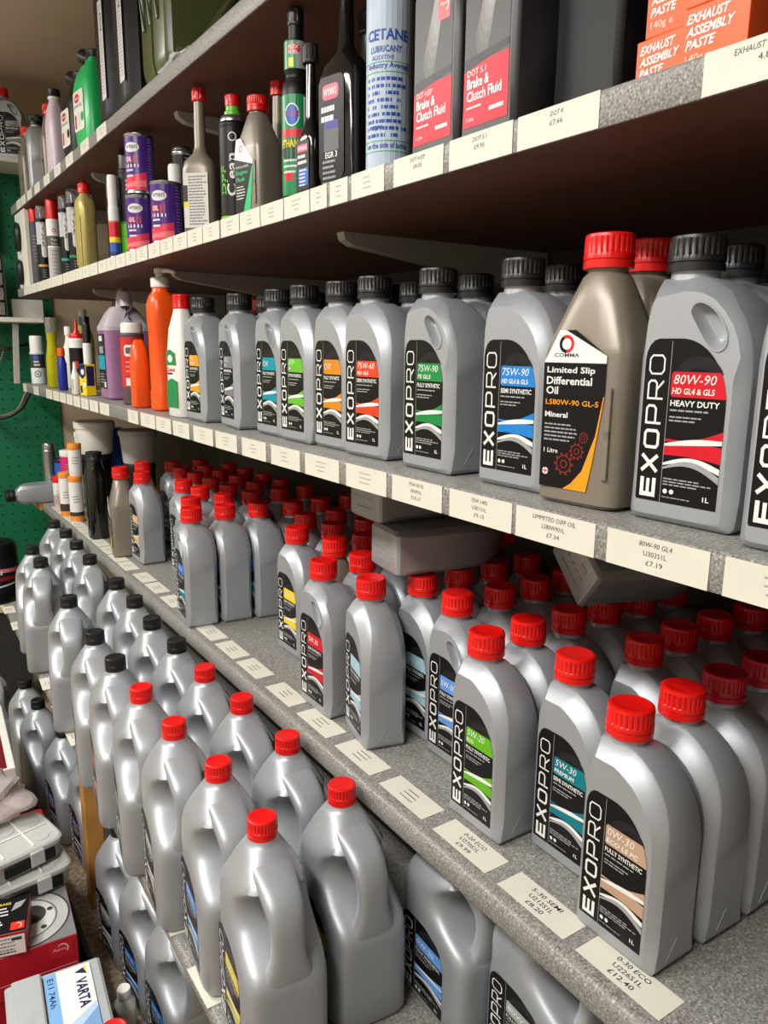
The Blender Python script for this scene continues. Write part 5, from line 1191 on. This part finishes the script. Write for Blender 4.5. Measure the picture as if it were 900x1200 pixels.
tag(obj('carton', MB().box((.236, 1.935, .1225), (.05, .06, .22), 0, None, .003).mesh('carton', [C(190, 20, 26)], 0)), 'small upright red carton showing under the plastic bag', 'box')
def sheet(label, pts, mat, curl, name='paper_sheet', lines=True):
    """sagging sheet of paper with a little thickness"""
    a, b, c, d = [Vector(p) for p in pts]; n = 8; mb = MB(); top = []; bot = []
    for i in range(n+1):
        for j in range(n+1):
            u, v = i/n, j/n; q = (a*(1-u)+b*u)*(1-v)+(d*(1-u)+c*u)*v; q = q+Vector((0, 0, curl*math.sin(u*PI)*math.cos(v*2.2)))
            top.append(tuple(q)); bot.append((q.x, q.y, q.z-.0006))
    N = n+1; fs = []
    for i in range(n):
        for j in range(n): fs.append((i*N+j, (i+1)*N+j, (i+1)*N+j+1, i*N+j+1))
    mb.add(top, fs); mb.add(bot, [f[::-1] for f in fs])
    return tag(obj(name, mb.mesh('sheet', [mat])), label, 'paper')
zt = TZ+.2035
sheet('white printed sheet lying across the front of the disc box', [(.0, 1.50, zt), (.125, 1.535, zt), (.165, 1.565, zt+.003), (.05, 1.60, zt)], PAPER, .006)
zb = TZ+.3045
sheet('white delivery note lying on the upper organiser', [(.05, 1.70, zb+.004), (.130, 1.685, zb+.002), (.142, 1.76, zb+.002), (.06, 1.775, zb+.006)], PAPER, .004)
sheet('small cream card lying on the upper organiser behind the delivery note', [(.07, 1.782, zb+.004), (.12, 1.785, zb+.002), (.115, 1.83, zb+.004), (.065, 1.83, zb+.008)], C(214, 206, 180), .003)
crumple('label_roll', 'fluorescent pink wrapper at the left edge beside the pad box', 'wrapper', (.092, 1.615, TZ+.2012), .024, .028, .035, C(240, 90, 140), 9, .4)
oval_bottle('small_bottle', 'tiny white bottle on the floor by the nearest floor jug', 'bottle', .312, 1.42, .0002, [(0, .02, .02, 2), (.003, .022, .022, 2), (.06, .022, .022, 2), (.075, .012, .012, 2), (.08, .012, .012, 2)], WPLAST, WPLAST, 0, 2, capdef=(.014, .018, .078, False))
# black drum beyond the end of the lowest shelf
dm = thing('oil_drum', 'black drum with red and white band at the far left', 'drum', (.330, 3.18, .44))
obj('body', MB().lathe([(.085, 0), (.09, .006), (.09, .20), (.08, .225), (.05, .235), (.03, .237)], 30).mesh('body', [SATBLK]), dm)
obj('cap', cap_mesh('cap', .024, .026, BLACK, .236, ring=False, seg=18), dm)
p = Print(); q = .09; p.rect(R(-110)*q, .04, R(110)*q, .17, LBLK2, 0, 30); p.band(R(-110)*q, R(110)*q, lambda t: .14-.03*t, lambda t: .155-.03*t, C(226, 130, 130), 1, 30); p.band(R(-110)*q, R(110)*q, lambda t: .09, lambda t: .105, C(150, 26, 34), 1, 30); p.lines(-.03, .05, .115, 1, 1, .014, WHITE, 2, 3); p.band(R(-110)*q, R(110)*q, lambda t: .05+.03*t, lambda t: .056+.03*t, WHITE, 1, 30)
obj('label', p.to_mesh('label', wrap=(q+.0005, R(az(.33, 3.18)))), dm)
tag(obj('crate', MB().box((.33, 3.19, .2048), (.19, .19, .4092), 0, None, .006).box((.33, 3.19, .4246), (.22, .22, .0296), 1, None, .004).mesh('crate', [C(58, 58, 58), C(196, 186, 150)])), 'dark crate with cream lid under the black drum beyond the lowest shelf', 'crate')
